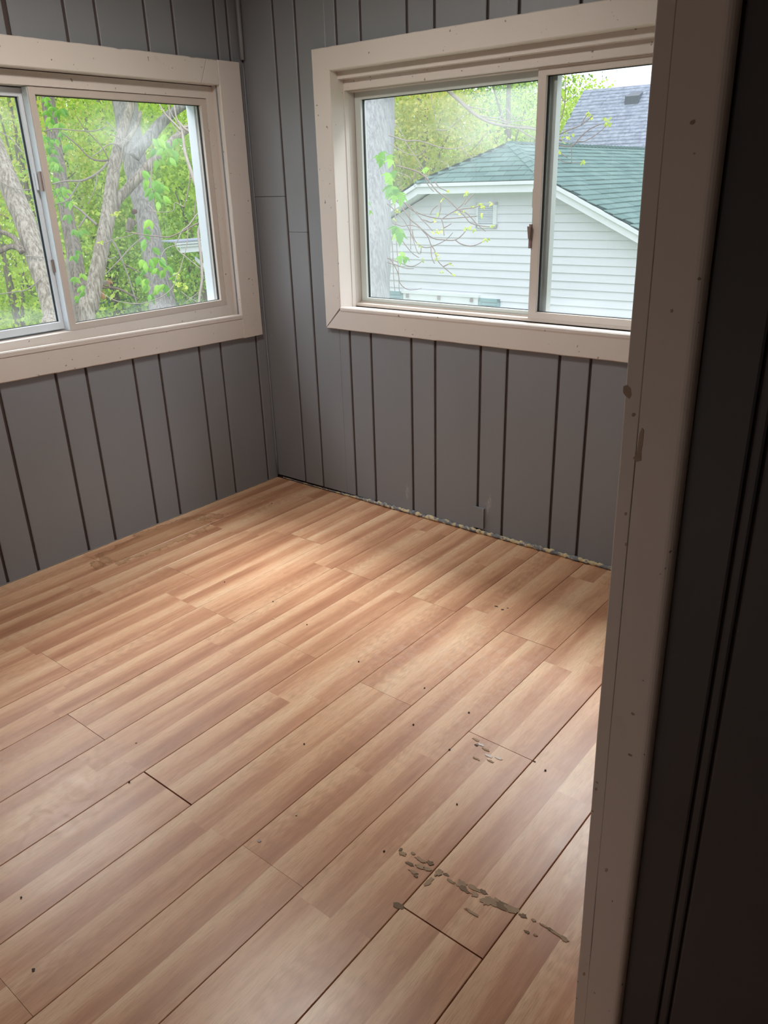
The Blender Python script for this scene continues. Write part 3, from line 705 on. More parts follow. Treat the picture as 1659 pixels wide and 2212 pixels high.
# ---- leaf shapes (large leaves)
def leaf_mesh(kind, seed, mat):
    rr = random.Random(seed); 
    if kind == 'oval':
        outl = [(0, 0), (.26, .22), (.34, .48), (.24, .76), (0, 1.0)]; 
        P = [(0, 0, 0), (0, .35, .04), (0, .7, 0), (0, 1, -.10)]; v = list(P); f = []
        for sgn in (-1, 1):
            b = len(v); v += [(sgn*.17, .16, -.04), (sgn*.26, .42, -.08), (sgn*.15, .72, -.12)]
            f += [(0, b, 1), (b, b+1, 1), (1, b+1, 2), (b+1, b+2, 2), (2, b+2, 3)]
    else:                                   # palmate, five lobes
        v = [(0, 0, 0)]; f = []
        tips = [(-.42, .10), (-.62, .52), (0, 1.0), (.62, .52), (.42, .10)]; notch = [(-.26, .30), (-.20, .58), (.20, .58), (.26, .30)]
        seq = []
        for i, (x, y) in enumerate(tips):
            sh = [(x*.72+(-.06 if x <= 0 else .06), y*.72+.02), (x, y)]
            seq.append((x*.80+.05, y*.78)); seq.append((x, y)); seq.append((x*.78-.05, y*.82))
            if i < 4: seq.append(notch[i])
        seq = sorted(seq, key=lambda p: math.atan2(p[0], p[1]+.02))
        v = [(0, .02, 0)]+[(x, y, -.18*(x*x+y*y)) for x, y in seq]; f = [(0, i, i+1) for i in range(1, len(seq))]
    me = bpy.data.meshes.new('leaf'); me.from_pydata(v, [], f); me.materials.append(mat)
    me.update(); return me
OVAL = leaf_mesh('oval', 1, VINE); OVALB = leaf_mesh('oval', 2, BUDL); MAPLE = leaf_mesh('maple', 3, VINE); MAPLEB = leaf_mesh('maple', 4, BUDL)
def put_leaf(me, loc, size, parent, ang=0, tilt=.5, rr=RS):
    o = bpy.data.objects.new('leaf', me); link(o, parent); o.location = Vector(loc)-parent.location
    view = (Vector(loc)-Vector(CAM)); yaw = math.atan2(view.y, view.x)-pi/2
    # hanging leaf: tip down, blade roughly towards the house, swung by ang
    R = Matrix.Rotation(yaw+rr.uniform(-.6, .6), 4, 'Z') @ Matrix.Rotation(rr.uniform(-tilt, tilt), 4, 'X') @ Matrix.Rotation(pi+ang, 4, 'Y') @ Matrix.Rotation(pi/2, 4, 'X')
    o.rotation_euler = R.to_euler(); o.scale = (size, size, size); return o
def part_tube(px, depth, name, mat, parent, sides=7, sub=4, rough=.12):
    mb = limb(px, depth, sides, sub, rough); l = parent.location
    mb.v = [(v[0]-l.x, v[1]-l.y, v[2]-l.z) for v in mb.v]; return mb.build(name, mat, parent, smooth=True)
def tree_root(name, px, py, depth, label, cat='tree'):
    w = at(px, py, depth); return empty(name, (w.x, w.y, GZ), label=label, cat=cat)
def to_ground(pts, depth, w):
    """continue a trunk polyline down to the lawn"""
    a = at(pts[-1][0], pts[-1][1], depth); return a

def trunk(px, depth, mat, parent, sides=18, flare=1.25, rough=.10, name='trunk'):
    m = MB(); pts = []
    for p in px:
        d = p[3] if len(p) > 3 else depth
        w = at(p[0], p[1], d); pts.append((w.x, w.y, w.z, p[2]/2*d/FPX))
    l = pts[-1]; q = pts[-2]; s = (GZ-.1-l[2]); k = s/(l[2]-q[2]) if abs(l[2]-q[2]) > .05 else 0
    k = max(-1.2, min(1.2, k)); pts.append((l[0]+(l[0]-q[0])*k*.15, l[1]+(l[1]-q[1])*k*.15, GZ-.1, l[3]*flare))
    tube(m, pts, sides, 9, rough, 5.0, px[0][0]*.1); c = parent.location
    m.v = [(v[0]-c.x, v[1]-c.y, v[2]-c.z) for v in m.v]; return m.build(name, mat, parent, smooth=True)

# leaning trunk (left)
T1 = tree_root('leaning_tree', 118, 690, 6.5, 'leaning tree with furrowed brown bark behind the open left sash')
trunk([(-120, 60, 34), (-60, 200, 38), (-12, 320, 42), (33, 430, 45), (58, 490, 44), (79, 560, 42), (99, 625, 39), (113, 690, 37), (122, 800, 38)], 6.5, BARK_L, T1)
for pl in ([(48, 545, 16), (38, 535, 13), (22, 533, 12), (0, 543, 11), (-50, 566, 9)], [(46, 540, 14), (32, 516, 11), (15, 505, 10), (0, 500, 10), (-60, 480, 8)],
           [(55, 553, 3), (75, 554, 2.4), (95, 556, 2)], [(90, 600, 2.6), (60, 625, 2.4), (35, 630, 2.2), (-5, 636, 2)], [(-10, 385, 2.4), (20, 403, 2.2), (50, 410, 2), (78, 408, 1.5)], [(-10, 280, 2), (25, 300, 2), (50, 330, 2), (80, 345, 1.5)]):
    part_tube(pl, 6.4, 'branch', BARK_M if pl[0][2] > 8 else TWIG, T1)
# vine-covered trunk
T2 = tree_root('vine_covered_tree', 180, 700, 8.5, 'slim trunk hung with broad vine leaves beside the window mullion')
trunk([(60, -60, 24), (95, 140, 26), (108, 250, 27), (122, 330, 27), (133, 400, 28), (143, 460, 29), (155, 520, 31), (166, 590, 34), (176, 660, 36), (182, 760, 38)], 8.5, BARK_M, T2)
part_tube([(145, 560, 9), (152, 610, 8), (160, 660, 7), (164, 740, 7)], 8.2, 'vine_stem', TWIG, T2)
part_tube([(120, 330, 5), (139, 390, 5), (146, 450, 5), (160, 540, 5), (163, 620, 5)], 8.2, 'vine_stem', TWIG, T2)
vl = [(105, 268), (98, 300), (108, 308), (104, 320), (115, 328), (120, 306), (110, 344), (120, 356), (114, 362), (126, 363), (119, 368), (115, 387), (134, 408), (123, 412), (142, 415), (132, 425), (126, 432), (144, 319),
      (160, 501), (178, 501), (165, 547), (158, 559), (179, 597), (163, 604), (178, 622), (178, 635), (169, 645), (174, 652), (96, 215), (104, 225), (112, 235), (122, 245), (110, 260), (127, 270), (136, 240), (102, 245), (130, 290), (146, 470), (150, 440)]
for i, (x, y) in enumerate(vl):
    for j in range(3):
        put_leaf(OVAL, at(x+RS.uniform(-2, 2), y-5+RS.uniform(-2, 2), 8.0+RS.uniform(-.1, .1)), RS.uniform(.065, .095), T2, (-.8, 0, .8)[j]+RS.uniform(-.25, .25), .6)
# forked light trunk
T3 = tree_root('forked_tree', 196, 700, 7.0, 'forked tree with pale deeply furrowed bark in the middle of the left window')
trunk([(330, 40, 12), (305, 140, 15), (284, 222, 18), (264, 290, 22), (250, 345, 26), (241, 400, 27), (236, 450, 30), (227, 500, 31), (216, 555, 31), (205, 610, 33), (198, 660, 32), (196, 740, 33)], 7.0, BARK_L, T3, 20)
tk = [([(236, 470, 26), (252, 434, 24), (272, 412, 22), (293, 390, 21), (326, 352, 20), (366, 313, 19), (382, 296, 17), (420, 270, 15), (470, 250, 12)], 7.05, BARK_L),
      ([(256, 318, 12), (272, 306, 11), (284, 290, 9), (300, 262, 8), (303, 240, 6)], 6.9, BARK_L),
      ([(255, 300, 3), (258, 292, 3), (240, 272, 2.4), (229, 262, 2)], 6.8, TWIG), ([(240, 290, 2.4), (262, 300, 2.4), (287, 307, 2)], 6.75, TWIG),
      ([(266, 310, 3), (262, 340, 2.6), (256, 362, 2.2), (244, 375, 2)], 6.75, TWIG),
      ([(234, 350, 6), (222, 364, 5), (209, 375, 5), (192, 385, 5), (173, 391, 4.6), (144, 391, 4), (112, 398, 3.4)], 6.9, TWIG),
      ([(173, 391, 3.5), (163, 408, 3), (156, 419, 3), (144, 434, 2.6), (120, 441, 2.2)], 6.9, TWIG),
      ([(209, 376, 2.6), (208, 392, 2.3), (200, 420, 2), (188, 442, 1.8)], 6.85, TWIG),
      ([(234, 347, 5), (213, 347, 4), (192, 339, 3.4), (163, 310, 3), (132, 286, 2.2)], 7.05, TWIGD),
      ([(229, 273, 2.4), (203, 283, 2.4), (155, 281, 2.2), (119, 278, 2.6), (94, 284, 2.6)], 6.9, TWIG),
      ([(236, 348, 3), (222, 320, 2.6), (205, 300, 2.3), (180, 275, 2), (165, 250, 1.6)], 7.1, TWIGD),
      ([(258, 312, 3), (235, 312, 2.5), (215, 328, 2.2), (198, 338, 2)], 6.9, TWIG),
      ([(210, 486, 7), (196, 474, 5.5), (185, 464, 5), (172, 453, 4.6), (159, 444, 4)], 7.0, TWIG), ([(186, 467, 4), (178, 480, 3.6), (169, 492, 3.4)], 7.0, TWIG),
      ([(231, 505, 5), (240, 517, 4.6), (249, 529, 4.6), (258, 547, 4.2), (266, 568, 4), (277, 597, 3.4), (287, 628, 3), (295, 655, 2.4)], 7.4, TWIG),
      ([(268, 570, 3), (280, 577, 2.8), (295, 585, 2.6), (320, 600, 2)], 7.4, TWIGD),
      ([(226, 595, 2.4), (240, 580, 2.4), (258, 562, 2.8), (289, 528, 3), (315, 509, 2.6)], 6.9, TWIG),
      ([(225, 527, 2.2), (245, 517, 2), (275, 511, 2), (300, 500, 1.6)], 6.9, TWIG), ([(226, 556, 2), (240, 559, 2), (252, 553, 2)], 6.9, TWIG)]
for pl, dp, mt in tk: part_tube(pl, dp, 'branch', mt, T3, 8 if pl[0][2] > 10 else 5)
SQB = part_tube([(212, 624, 6), (226, 621, 6), (240, 621, 5.2), (256, 624, 4.6), (270, 630, 4.2), (285, 638, 3.6), (300, 646, 2.6)], 7.25, 'branch', TWIGD, T3)
for x, y in ((219, 520), (216, 524), (250, 464), (247, 458), (253, 461), (256, 458), (244, 463), (162, 437)):
    for j in range(3): put_leaf(OVALB, at(x, y, 6.75), .03, T3, RS.uniform(-1.6, 1.6), .8)
# broad gray trunk behind
T4 = tree_root('broad_trunked_tree', 350, 660, 10, 'broad gray trunk with a knot hole behind the forked tree')
trunk([(225, -80, 56), (258, 130, 54), (272, 240, 52), (286, 320, 50), (301, 400, 48), (314, 460, 46), (328, 530, 48), (342, 600, 52), (351, 660, 56), (360, 760, 64)], 10, BARK_W, T4, 20)
part_tube([(290, 340, 24), (305, 318, 24), (330, 288, 24), (352, 262, 22), (378, 240, 18), (420, 215, 14)], 9.6, 'branch', BARK_W, T4, 12)
part_tube([(286, 475, 20), (280, 490, 17), (279, 500, 10)], 9.6, 'branch_stub', BARK_M, T4, 10)
m = MB()
cK = at(294, 457, 9.62); 
m.loft([[(cK.x+.03*s_*cos(a)-T4.location.x+dx, cK.y+.03*s_*cos(a)-T4.location.y, cK.z+.05*s_*sin(a)-T4.location.z) for a in [2*pi*j/9 for j in range(9)]] for s_, dx in ((.62, -.06), (.5, -.01), (.2, .0))])
m.build('knot_hole', mat_plain('rusty_heartwood', (.12, .06, .04), .9), T4)
# hanging leafy shoots
T5 = tree_root('leafy_sapling', 330, 690, 6.6, 'thin sapling with broad bright green leaves hanging before the gray trunk', 'sapling')
for pl in ([(330, 290, 3), (328, 350, 3.2), (326, 410, 3.2), (330, 470, 3), (328, 520, 2.6), (324, 560, 2.4), (322, 600, 2.2), (336, 650, 2.5), (334, 800, 4)],
           [(327, 420, 2.4), (338, 405, 2), (352, 398, 1.6)], [(326, 556, 2.2), (345, 558, 2), (362, 572, 1.6)], [(329, 510, 2), (318, 525, 1.8), (308, 534, 1.5)]):
    part_tube(pl, 6.6, 'stem', TWIG, T5, 5)
w = at(334, 800, 6.6); m = MB(); tube(m, [(w.x-T5.location.x, w.y-T5.location.y, w.z-GZ, .012), (0, 0, 0, .02)], 6, 2); m.build('stem', TWIG, T5)
cl = [(315, 523), (328, 541), (304, 566), (312, 573), (324, 565), (335, 561), (343, 567), (350, 561), (318, 585), (339, 585), (352, 590), (363, 580), (302, 603), (314, 608), (321, 622), (335, 622), (345, 626), (324, 641), (357, 620),
      (357, 297), (328, 305), (341, 305), (353, 312), (333, 326), (351, 323), (349, 332), (362, 319), (376, 330), (384, 305), (342, 350), (310, 374), (318, 392), (326, 412), (335, 395), (349, 403), (355, 408), (333, 421), (343, 425), (354, 429), (353, 326), (312, 500), (322, 480), (340, 440), (370, 345)]
for i, (x, y) in enumerate(cl):
    for j in range(2):
        put_leaf(OVAL, at(x+RS.uniform(-3, 3), y-6, 6.5+RS.uniform(-.15, .15)), RS.uniform(.075, .11), T5, RS.uniform(-.9, .9), .6)
# crooked bare limb at the right
T6 = tree_root('crooked_bare_tree', 430, 700, 5.4, 'crooked nearly bare young tree at the right edge of the left window')
b6 = [([(372, 200, 3), (380, 250, 4), (392, 279, 6), (399, 326, 9), (404, 345, 9), (411, 366, 10), (419, 390, 9), (432, 419, 8), (440, 443, 8), (436, 475, 7), (428, 502, 7), (433, 543, 7), (436, 585, 6.6), (436, 608, 6.6), (430, 649, 6.6), (428, 720, 7), (430, 860, 9)], TWIG),
      ([(392, 283, 7), (375, 265, 6), (360, 250, 5), (350, 235, 4), (330, 200, 3)], TWIG), ([(396, 276, 7), (415, 272, 6), (440, 272, 5), (480, 268, 4)], TWIG), ([(385, 262, 7), (402, 280, 7), (425, 290, 6), (460, 298, 4)], TWIG),
      ([(388, 272, 3), (370, 245, 2.6), (362, 225, 2.2), (355, 190, 2)], TWIG), ([(392, 292, 3), (375, 272, 2.4), (367, 250, 2.4), (366, 220, 2)], TWIG), ([(387, 293, 3), (395, 280, 2.6), (402, 265, 2)], TWIG),
      ([(480, 452, 5), (443, 474, 5), (417, 488, 4.6), (390, 502, 4.2), (365, 512, 4), (335, 510, 3.6), (300, 506, 3), (270, 500, 2)], TWIGD),
      ([(438, 446, 4.5), (430, 458, 4), (420, 470, 4), (408, 487, 4), (396, 496, 3.6), (390, 505, 3.6), (385, 517, 3.2), (379, 530, 3.2), (388, 544, 2.8), (401, 554, 2.8), (418, 568, 2.6), (436, 581, 2.6), (454, 581, 2.4), (480, 575, 2)], TWIG),
      ([(379, 530, 2.6), (363, 535, 2.2), (352, 545, 2), (347, 560, 1.8)], TWIG), ([(406, 494, 2.6), (405, 520, 2.4), (400, 545, 2.6), (393, 567, 2.6), (387, 588, 2.6), (373, 596, 2.6)], TWIG),
      ([(382, 596, 2.4), (373, 620, 2.6), (353, 639, 2.6), (329, 649, 2.4), (300, 656, 2.4), (260, 652, 2.4), (238, 644, 2.2), (215, 630, 2)], TWIG),
      ([(432, 421, 3.6), (424, 430, 3), (421, 450, 3), (419, 468, 3)], TWIGD), ([(411, 372, 3.4), (408, 400, 3), (402, 430, 3), (397, 448, 2.4)], TWIGD), ([(397, 447, 2.2), (378, 438, 2), (374, 455, 2), (350, 458, 1.8), (320, 455, 1.8)], TWIG),
      ([(430, 513, 2.2), (446, 518, 2), (470, 512, 1.6)], TWIG), ([(320, 442, 2), (330, 452, 2), (336, 458, 1.8)], TWIG), ([(391, 630, 2), (405, 640, 1.8), (425, 652, 1.6)], TWIG), ([(398, 655, 1.6), (418, 640, 1.6), (432, 628, 1.6)], TWIG)]
for pl, mt in b6: part_tube([(x, y, w*.78) for x, y, w in pl], 5.4, 'branch' if pl[0][0] != 372 else 'trunk', mt, T6, 7 if pl[-1][2] > 3 else 5)
w = at(430, 860, 5.4); m = MB(); tube(m, [(w.x-T6.location.x, w.y-T6.location.y, w.z-GZ, .016), (0, 0, 0, .03)], 7, 2); m.build('trunk', TWIG, T6)
dry = mat_plain('dry_pale_leaf', (.55, .46, .36), .8)
for i in range(26):
    me = OVALB if i % 3 else None
    x, y = RS.uniform(372, 408), RS.uniform(588, 626)
    if me is None:
        o = put_leaf(OVAL, at(x, y, 5.5), .035, T6, RS.uniform(-1.5, 1.5), 1)
    else: o = put_leaf(MAPLEB, at(x, y, 5.5), .03, T6, RS.uniform(-1.5, 1.5), 1)
# thin background twig tree with dry leaves
# low wire fence
FEN = mat_plain('weathered_teal_fence_metal', (.14, .24, .22), .6, .4)
fn = empty('wire_fence', at(250, 660, 15), label='thin dark teal wire fence low behind the squirrel branch', cat='fence')
for y in (650, 668): part_tube([(150, y+10, 3), (230, y+3, 3), (300, y-8, 3), (420, y-14, 3)], 15, 'rail', FEN, fn, 6, 2, 0)
for x in (235, 275, 318): part_tube([(x, 640, 3.4), (x+2, 690, 3.4), (x+4, 760, 3.4)], 15, 'post', FEN, fn, 6, 2, 0)

# squirrel on the branch
SQG = mat_plain('gray_brown_squirrel_fur', (.24, .19, .145), .95, .1, 0, 90, .35, .8, .003)
SQO = mat_plain('rusty_squirrel_fur', (.42, .21, .09), .95, .1, 0, 90, .35, .8, .003)
SQX = mat_plain('squirrel_eye', (.01, .008, .006), .2, .6)
def skin_obj(name, mat, parent, verts, edges, sub=2):
    me = bpy.data.meshes.new(name); me.from_pydata([v[:3] for v in verts], edges, []); o = bpy.data.objects.new(name, me); link(o, parent)
    md = o.modifiers.new('skin', 'SKIN'); md.use_smooth_shade = True
    for i, v in enumerate(verts): me.skin_vertices[0].data[i].radius = v[3] if isinstance(v[3], tuple) else (v[3], v[3])
    me.skin_vertices[0].data[0].use_root = True
    s = o.modifiers.new('sub', 'SUBSURF'); s.levels = sub; s.render_levels = sub
    me.materials.append(mat); return o
sqp = at(238, 619.5, 7.25); sq = empty('squirrel', sqp, label='small gray and rusty squirrel crouched on a bare branch beside the forked trunk', cat='squirrel')
ex = (at(250, 620, 7.25)-at(230, 620, 7.25)).normalized(); ez = Vector((0, 0, 1)); ey = ez.cross(ex).normalized()
def sqv(x, y, z, r): p = ex*x+ey*y+ez*z; return (p.x, p.y, p.z, r)
K = .0043                                             # metres per photo pixel at the squirrel
def Q(px, py, y=0, r=3): return sqv((px-238)*K, y, (620-py)*K, r*K)
V = [Q(216, 613, 0, 5.6), Q(223, 611, 0, 6.4), Q(230, 611, 0, 5.6), Q(235, 611, 0, 4.2), Q(240, 610, 0, 3.6), Q(245, 613, 0, 1.7),
     Q(236, 616, .010, 1.8), Q(237, 620, .012, 1.2), Q(239, 621, .013, 1.0), Q(236, 616, -.010, 1.8), Q(237.5, 620, -.012, 1.2), Q(239.5, 621, -.013, 1.0),
     Q(221, 616, .014, 3.4), Q(224, 620, .016, 1.6), Q(228, 621, .016, 1.3), Q(221, 616, -.014, 3.4), Q(225, 620, -.016, 1.6), Q(229, 621, -.016, 1.3)]
E_ = [(1, 0), (1, 2), (2, 3), (3, 4), (4, 5), (3, 6), (6, 7), (7, 8), (3, 9), (9, 10), (10, 11), (1, 12), (12, 13), (13, 14), (1, 15), (15, 16), (16, 17)]
V[0], V[1] = V[1], V[0]; E_ = [tuple({0: 1, 1: 0}.get(i, i) for i in e) for e in E_]
body = skin_obj('body', SQG, sq, V, E_)
t = NT('squirrel_fur'); c = t.coord('Object'); s = t.sep(c)
fx = t.math('ADD', t.math('MULTIPLY', s[0], ex.x), t.math('MULTIPLY', s[1], ex.y))
fr = t.math('MAXIMUM', t.rng(fx, -.012, .002), t.rng(s[2], .014, .002)); n = t.noise(c, 260, 3)
t.set(t.mix(fr, t.mix(n, (.20, .165, .13), (.34, .28, .22)), t.mix(n, (.36, .18, .08), (.52, .29, .14))), .95, .1); t.bump(n, .6, .002)
body.data.materials[0] = t.m
for sy in (-1, 1):
    m = MB(); b = Vector(Q(239.5, 606.5, sy*.008)[:3]); tp = Vector(Q(238.5, 603.4, sy*.011)[:3])
    m.loft([[b+ex*(cos(a)*.0055)+ey*(sin(a)*.003) for a in [2*pi*j/8 for j in range(8)]], [(b+tp)/2+ex*(cos(a)*.0045)+ey*(sin(a)*.0025) for a in [2*pi*j/8 for j in range(8)]], [tp+ex*(cos(a)*.001)+ey*(sin(a)*.0006) for a in [2*pi*j/8 for j in range(8)]]])
    m.build('ear', SQO, sq, smooth=True)
    m = MB(); c0 = Vector(Q(241.2, 609.6, sy*.0135)[:3])
    m.loft([[c0+ex*(cos(a)*r)+ez*(sin(a)*r)+ey*(sy*h) for a in [2*pi*j/8 for j in range(8)]] for r, h in ((.0024, 0), (.0018, .0012), (.0005, .0018))]); m.build('eye', SQX, sq, smooth=True)
tail = [Q(214, 614, 0, 2.5), Q(212, 620, .01, 3.6), Q(214, 628, .012, 4.6), Q(217, 636, .012, 5.2), Q(219, 643, .010, 4.4), Q(220, 648, .008, 1.6)]
skin_obj('tail', SQO, sq, tail, [(i, i+1) for i in range(5)])

# ---- right window: big trunk, limbs, twigs
B1 = tree_root('big_gray_trunk_tree', 795, 640, 7.0, 'big gray trunk at the left edge of the right window, with drooping budding twigs')
trunk([(812, -420, 100), (804, -120, 108), (799, 100, 110), (797, 220, 112), (794, 330, 110), (791, 440, 108), (789, 560, 108), (787, 660, 110), (784, 800, 116)], 7.0, BARK_G, B1, 26, 1.3, .05)
s6, s7 = .18686, .24111
def c6(L, w0, w1): return [(780+x*s6, 380+y*s6, w0+(w1-w0)*i/max(1, len(L)-1)) for i, (x, y) in enumerate(L)]
def c7(L, w0, w1): return [(780+x*s7, 150+y*s7, w0+(w1-w0)*i/max(1, len(L)-1)) for i, (x, y) in enumerate(L)]
tw = [[(400, -120), (620, -60), (730, 0), (800, 80), (880, 180), (990, 260), (1100, 370), (1200, 470), (1260, 540), (1370, 575), (1490, 590)],
      [(300, 180), (440, 320), (560, 490), (640, 560), (720, 630), (830, 720), (960, 740), (1090, 740), (1180, 670), (1225, 610), (1260, 590)],
      [(1090, 740), (1150, 785), (1250, 810), (1340, 795), (1440, 740)], [(380, 180), (520, 330), (620, 410), (780, 470), (940, 495), (1120, 485), (1340, 465)],
      [(940, 495), (1020, 440), (1090, 400), (1180, 320), (1215, 250)], [(1090, 400), (1190, 380), (1290, 370), (1370, 345)], [(300, 320), (360, 370), (500, 520), (590, 700), (650, 880), (690, 900)],
      [(700, 620), (770, 700), (810, 800), (850, 860), (880, 970), (950, 1050), (1080, 1160)], [(950, 1050), (1000, 1025), (1050, 1010)], [(300, 950), (350, 970), (440, 1000), (560, 1045), (640, 1030), (720, 975)],
      [(300, 1000), (440, 1040), (520, 1070), (610, 1072)], [(390, 330), (400, 560), (410, 780), (430, 1050), (442, 1340)], [(350, 700), (368, 900), (372, 1100), (390, 1330)],
      [(330, 950), (370, 1010), (430, 1130), (450, 1240), (530, 1310), (620, 1315), (700, 1300)], [(590, 620), (610, 720), (660, 790), (750, 830), (860, 800), (980, 740), (1060, 655)],
      [(360, 540), (470, 580), (560, 570), (650, 590), (720, 630)], [(470, 740), (530, 820), (600, 900), (670, 945)], [(690, 890), (695, 830), (680, 800)], [(880, 340), (820, 400), (800, 450)], [(920, 300), (920, 380), (895, 480)],
      [(930, 500), (950, 570), (960, 690)], [(1300, 210), (1240, 280), (1200, 330)], [(1130, 400), (1200, 420), (1270, 480), (1340, 560), (1440, 640)], [(560, 400), (570, 600), (575, 850)], [(690, 500), (760, 520), (810, 540), (860, 510)],
      [(810, 820), (815, 930), (850, 1015)], [(740, -10), (750, 60), (800, 140), (840, 180)], [(850, 60), (900, 130), (960, 160), (1000, 180)], [(590, 60), (660, -100), (740, -10)], [(960, 600), (1000, 580), (1045, 550)], [(550, 330), (680, 480), (760, 560), (830, 640)]]
for i, L in enumerate(tw):
    w0, w1 = (3.0, 1.6) if i in (0, 1, 3) else (2.3, 1.4)
    part_tube(c6(L, w0*1.1, w1*1.1), 5.9+(i % 5)*.12, 'twig', TWIGD, B1, 5, 3, .1)
for i, (x, y, k) in enumerate([(1210, 210, 1), (950, 280, 1), (1290, 340, 1), (1370, 320, 2), (1395, 340, 1), (1500, 320, 1), (1390, 450, 2), (870, 500, 1), (890, 640, 2), (840, 640, 1), (930, 620, 1), (1270, 590, 2), (1210, 590, 1), (1310, 620, 1), (1420, 750, 1), (1460, 740, 1), (1520, 570, 1),
                               (870, 900, 1), (880, 950, 1), (710, 970, 1), (1045, 1005, 1), (920, 1100, 1), (1080, 1150, 1), (680, 795, 1), (1000, 160, 1), (1110, 420, 1), (1200, 410, 1), (430, 390, 2), (370, 500, 1), (890, 430, 1), (1240, 190, 1)]):
    for j in range(5 if k == 2 else 3): put_leaf(MAPLEB if j % 2 else OVALB, at(780+(x+RS.uniform(-18, 18))*s6, 380+(y+RS.uniform(-18, 18))*s6, 5.9), RS.uniform(.018, .03), B1, RS.uniform(-1.8, 1.8), .9)
for (x, y, sz) in [(345, 100, .09), (390, 190, .12), (345, 230, .10), (440, 230, .12), (470, 260, .13), (385, 260, .10), (340, 60, .08), (410, 620, .13), (450, 690, .14), (400, 700, .11), (440, 640, .12), (450, 960, .10), (490, 920, .09), (520, 970, .09), (70, 320, .10), (85, 430, .10), (60, 280, .07)]:
    put_leaf(MAPLE, at(780+x*s6, 380+(y-40)*s6, 5.8), sz*.78, B1, RS.uniform(-.5, .5), .4)
for (x, y, sz) in [(180, 760, .10), (240, 790, .11), (270, 830, .10), (190, 830, .10), (160, 790, .09), (250, 950, .11), (285, 930, .10), (260, 1080, .12), (300, 1070, .12), (240, 1060, .11), (590, 900, .06), (560, 920, .05)]:
    put_leaf(MAPLE, at(780+x*s7, 150+(y-25)*s7, 5.8), sz*.78, B1, RS.uniform(-.5, .5), .4)
B2 = tree_root('overhanging_limb_tree', 640, 300, 8.5, 'tree reaching crooked bare limbs across the top of the right window')
l7 = [([(-400, -700), (300, -300), (640, 20), (760, 170), (870, 270), (950, 345), (1060, 430), (1200, 490), (1400, 520), (1570, 540), (1800, 640)], 15, 5), ([(1390, 520), (1480, 580), (1570, 625), (1700, 700), (1850, 790)], 6, 4),
      ([(860, 250), (960, 330), (1080, 355), (1180, 370)], 5, 2), ([(1060, 415), (1150, 430), (1240, 432), (1262, 390), (1300, 352), (1340, 400), (1385, 455)], 5, 3), ([(1240, 435), (1300, 465), (1390, 462), (1500, 450), (1550, 420), (1565, 380)], 4, 2.4),
      ([(1385, 455), (1410, 420), (1430, 380)], 2.4, 1.6), ([(250, 590), (300, 605), (400, 640), (520, 640), (680, 690), (800, 712), (930, 690), (1000, 625), (1018, 565)], 6, 2), ([(260, 670), (300, 690), (420, 760), (520, 765), (600, 690)], 4, 1.8),
      ([(670, 540), (760, 545), (820, 500), (860, 460), (945, 385)], 4, 2), ([(390, 640), (450, 730), (510, 820), (560, 900), (620, 1020), (700, 1110)], 3.6, 2), ([(905, 700), (940, 750), (985, 780), (1050, 770)], 3.2, 1.8), ([(300, 915), (350, 930), (430, 960), (450, 1010)], 3, 1.8),
      ([(630, 180), (635, 300), (665, 420), (680, 480), (760, 490)], 2.6, 1.6), ([(300, 480), (360, 560), (400, 640)], 3, 2), ([(610, 155), (700, 178), (800, 175), (900, 150)], 6, 3), ([(880, 470), (915, 560), (935, 650)], 2, 1.4), ([(980, 780), (1000, 850), (1030, 910)], 2, 1.4),
      ([(420, 700), (470, 650), (490, 740), (500, 770)], 2, 1.4), ([(700, 800), (760, 850), (860, 895)], 2.2, 1.6), ([(1100, 440), (1250, 470), (1450, 505), (1580, 520)], 5, 3), ([(1440, 540), (1500, 620), (1560, 690)], 2, 1.4)]
for L, a, b in l7: part_tube(c7(L, a*.62, b*.62) if a < 10 else [(x, y, w*.7) for x, y, w in c7(L, a, b)], 6.6, 'limb' if a > 10 else 'branch', TWIG, B2, 7 if a > 10 else 5, 3, .12)
w = at(780-400*s7, 150-700*s7, 6.6); m = MB(); tube(m, [(0, 0, -.1, .22), (.05, .1, 2.5, .17), ((w.x-B2.location.x)*.4, (w.y-B2.location.y)*.4, 4.8, .12), (w.x-B2.location.x, w.y-B2.location.y, w.z-GZ, .03)], 14, 5, .1); m.build('trunk', BARK_M, B2, smooth=True)
s3 = .217
def c3(L, w0, w1): return [(1060+x*s3, 60+y*s3, w0+(w1-w0)*i/max(1, len(L)-1)) for i, (x, y) in enumerate(L)]
for L, a, b in [([(450, 1160), (640, 1080), (800, 1010), (900, 970), (1010, 880)], 2.6, 1.6), ([(900, 970), (935, 900), (970, 855)], 1.8, 1.4), ([(450, 1130), (630, 1160), (800, 1180), (900, 1080), (1000, 1000), (1100, 960)], 2.8, 1.6), ([(870, 1130), (950, 1125), (1080, 1040), (1150, 975)], 1.6, 1.2),
                ([(805, 1180), (806, 1260), (806, 1345)], 1.8, 1.5), ([(640, 1100), (680, 960), (720, 850), (742, 700), (740, 490)], 2.2, 1.6), ([(670, 560), (690, 640), (715, 710), (742, 745)], 1.5, 1.3), ([(600, 1270), (680, 1310), (750, 1340), (900, 1340)], 1.5, 1.2), ([(740, 740), (790, 700), (830, 660)], 1.4, 1.1)]:
    part_tube(c3(L, a*1.15, b*1.15), 6.4, 'twig', TWIGD, B2, 5, 3, .1)
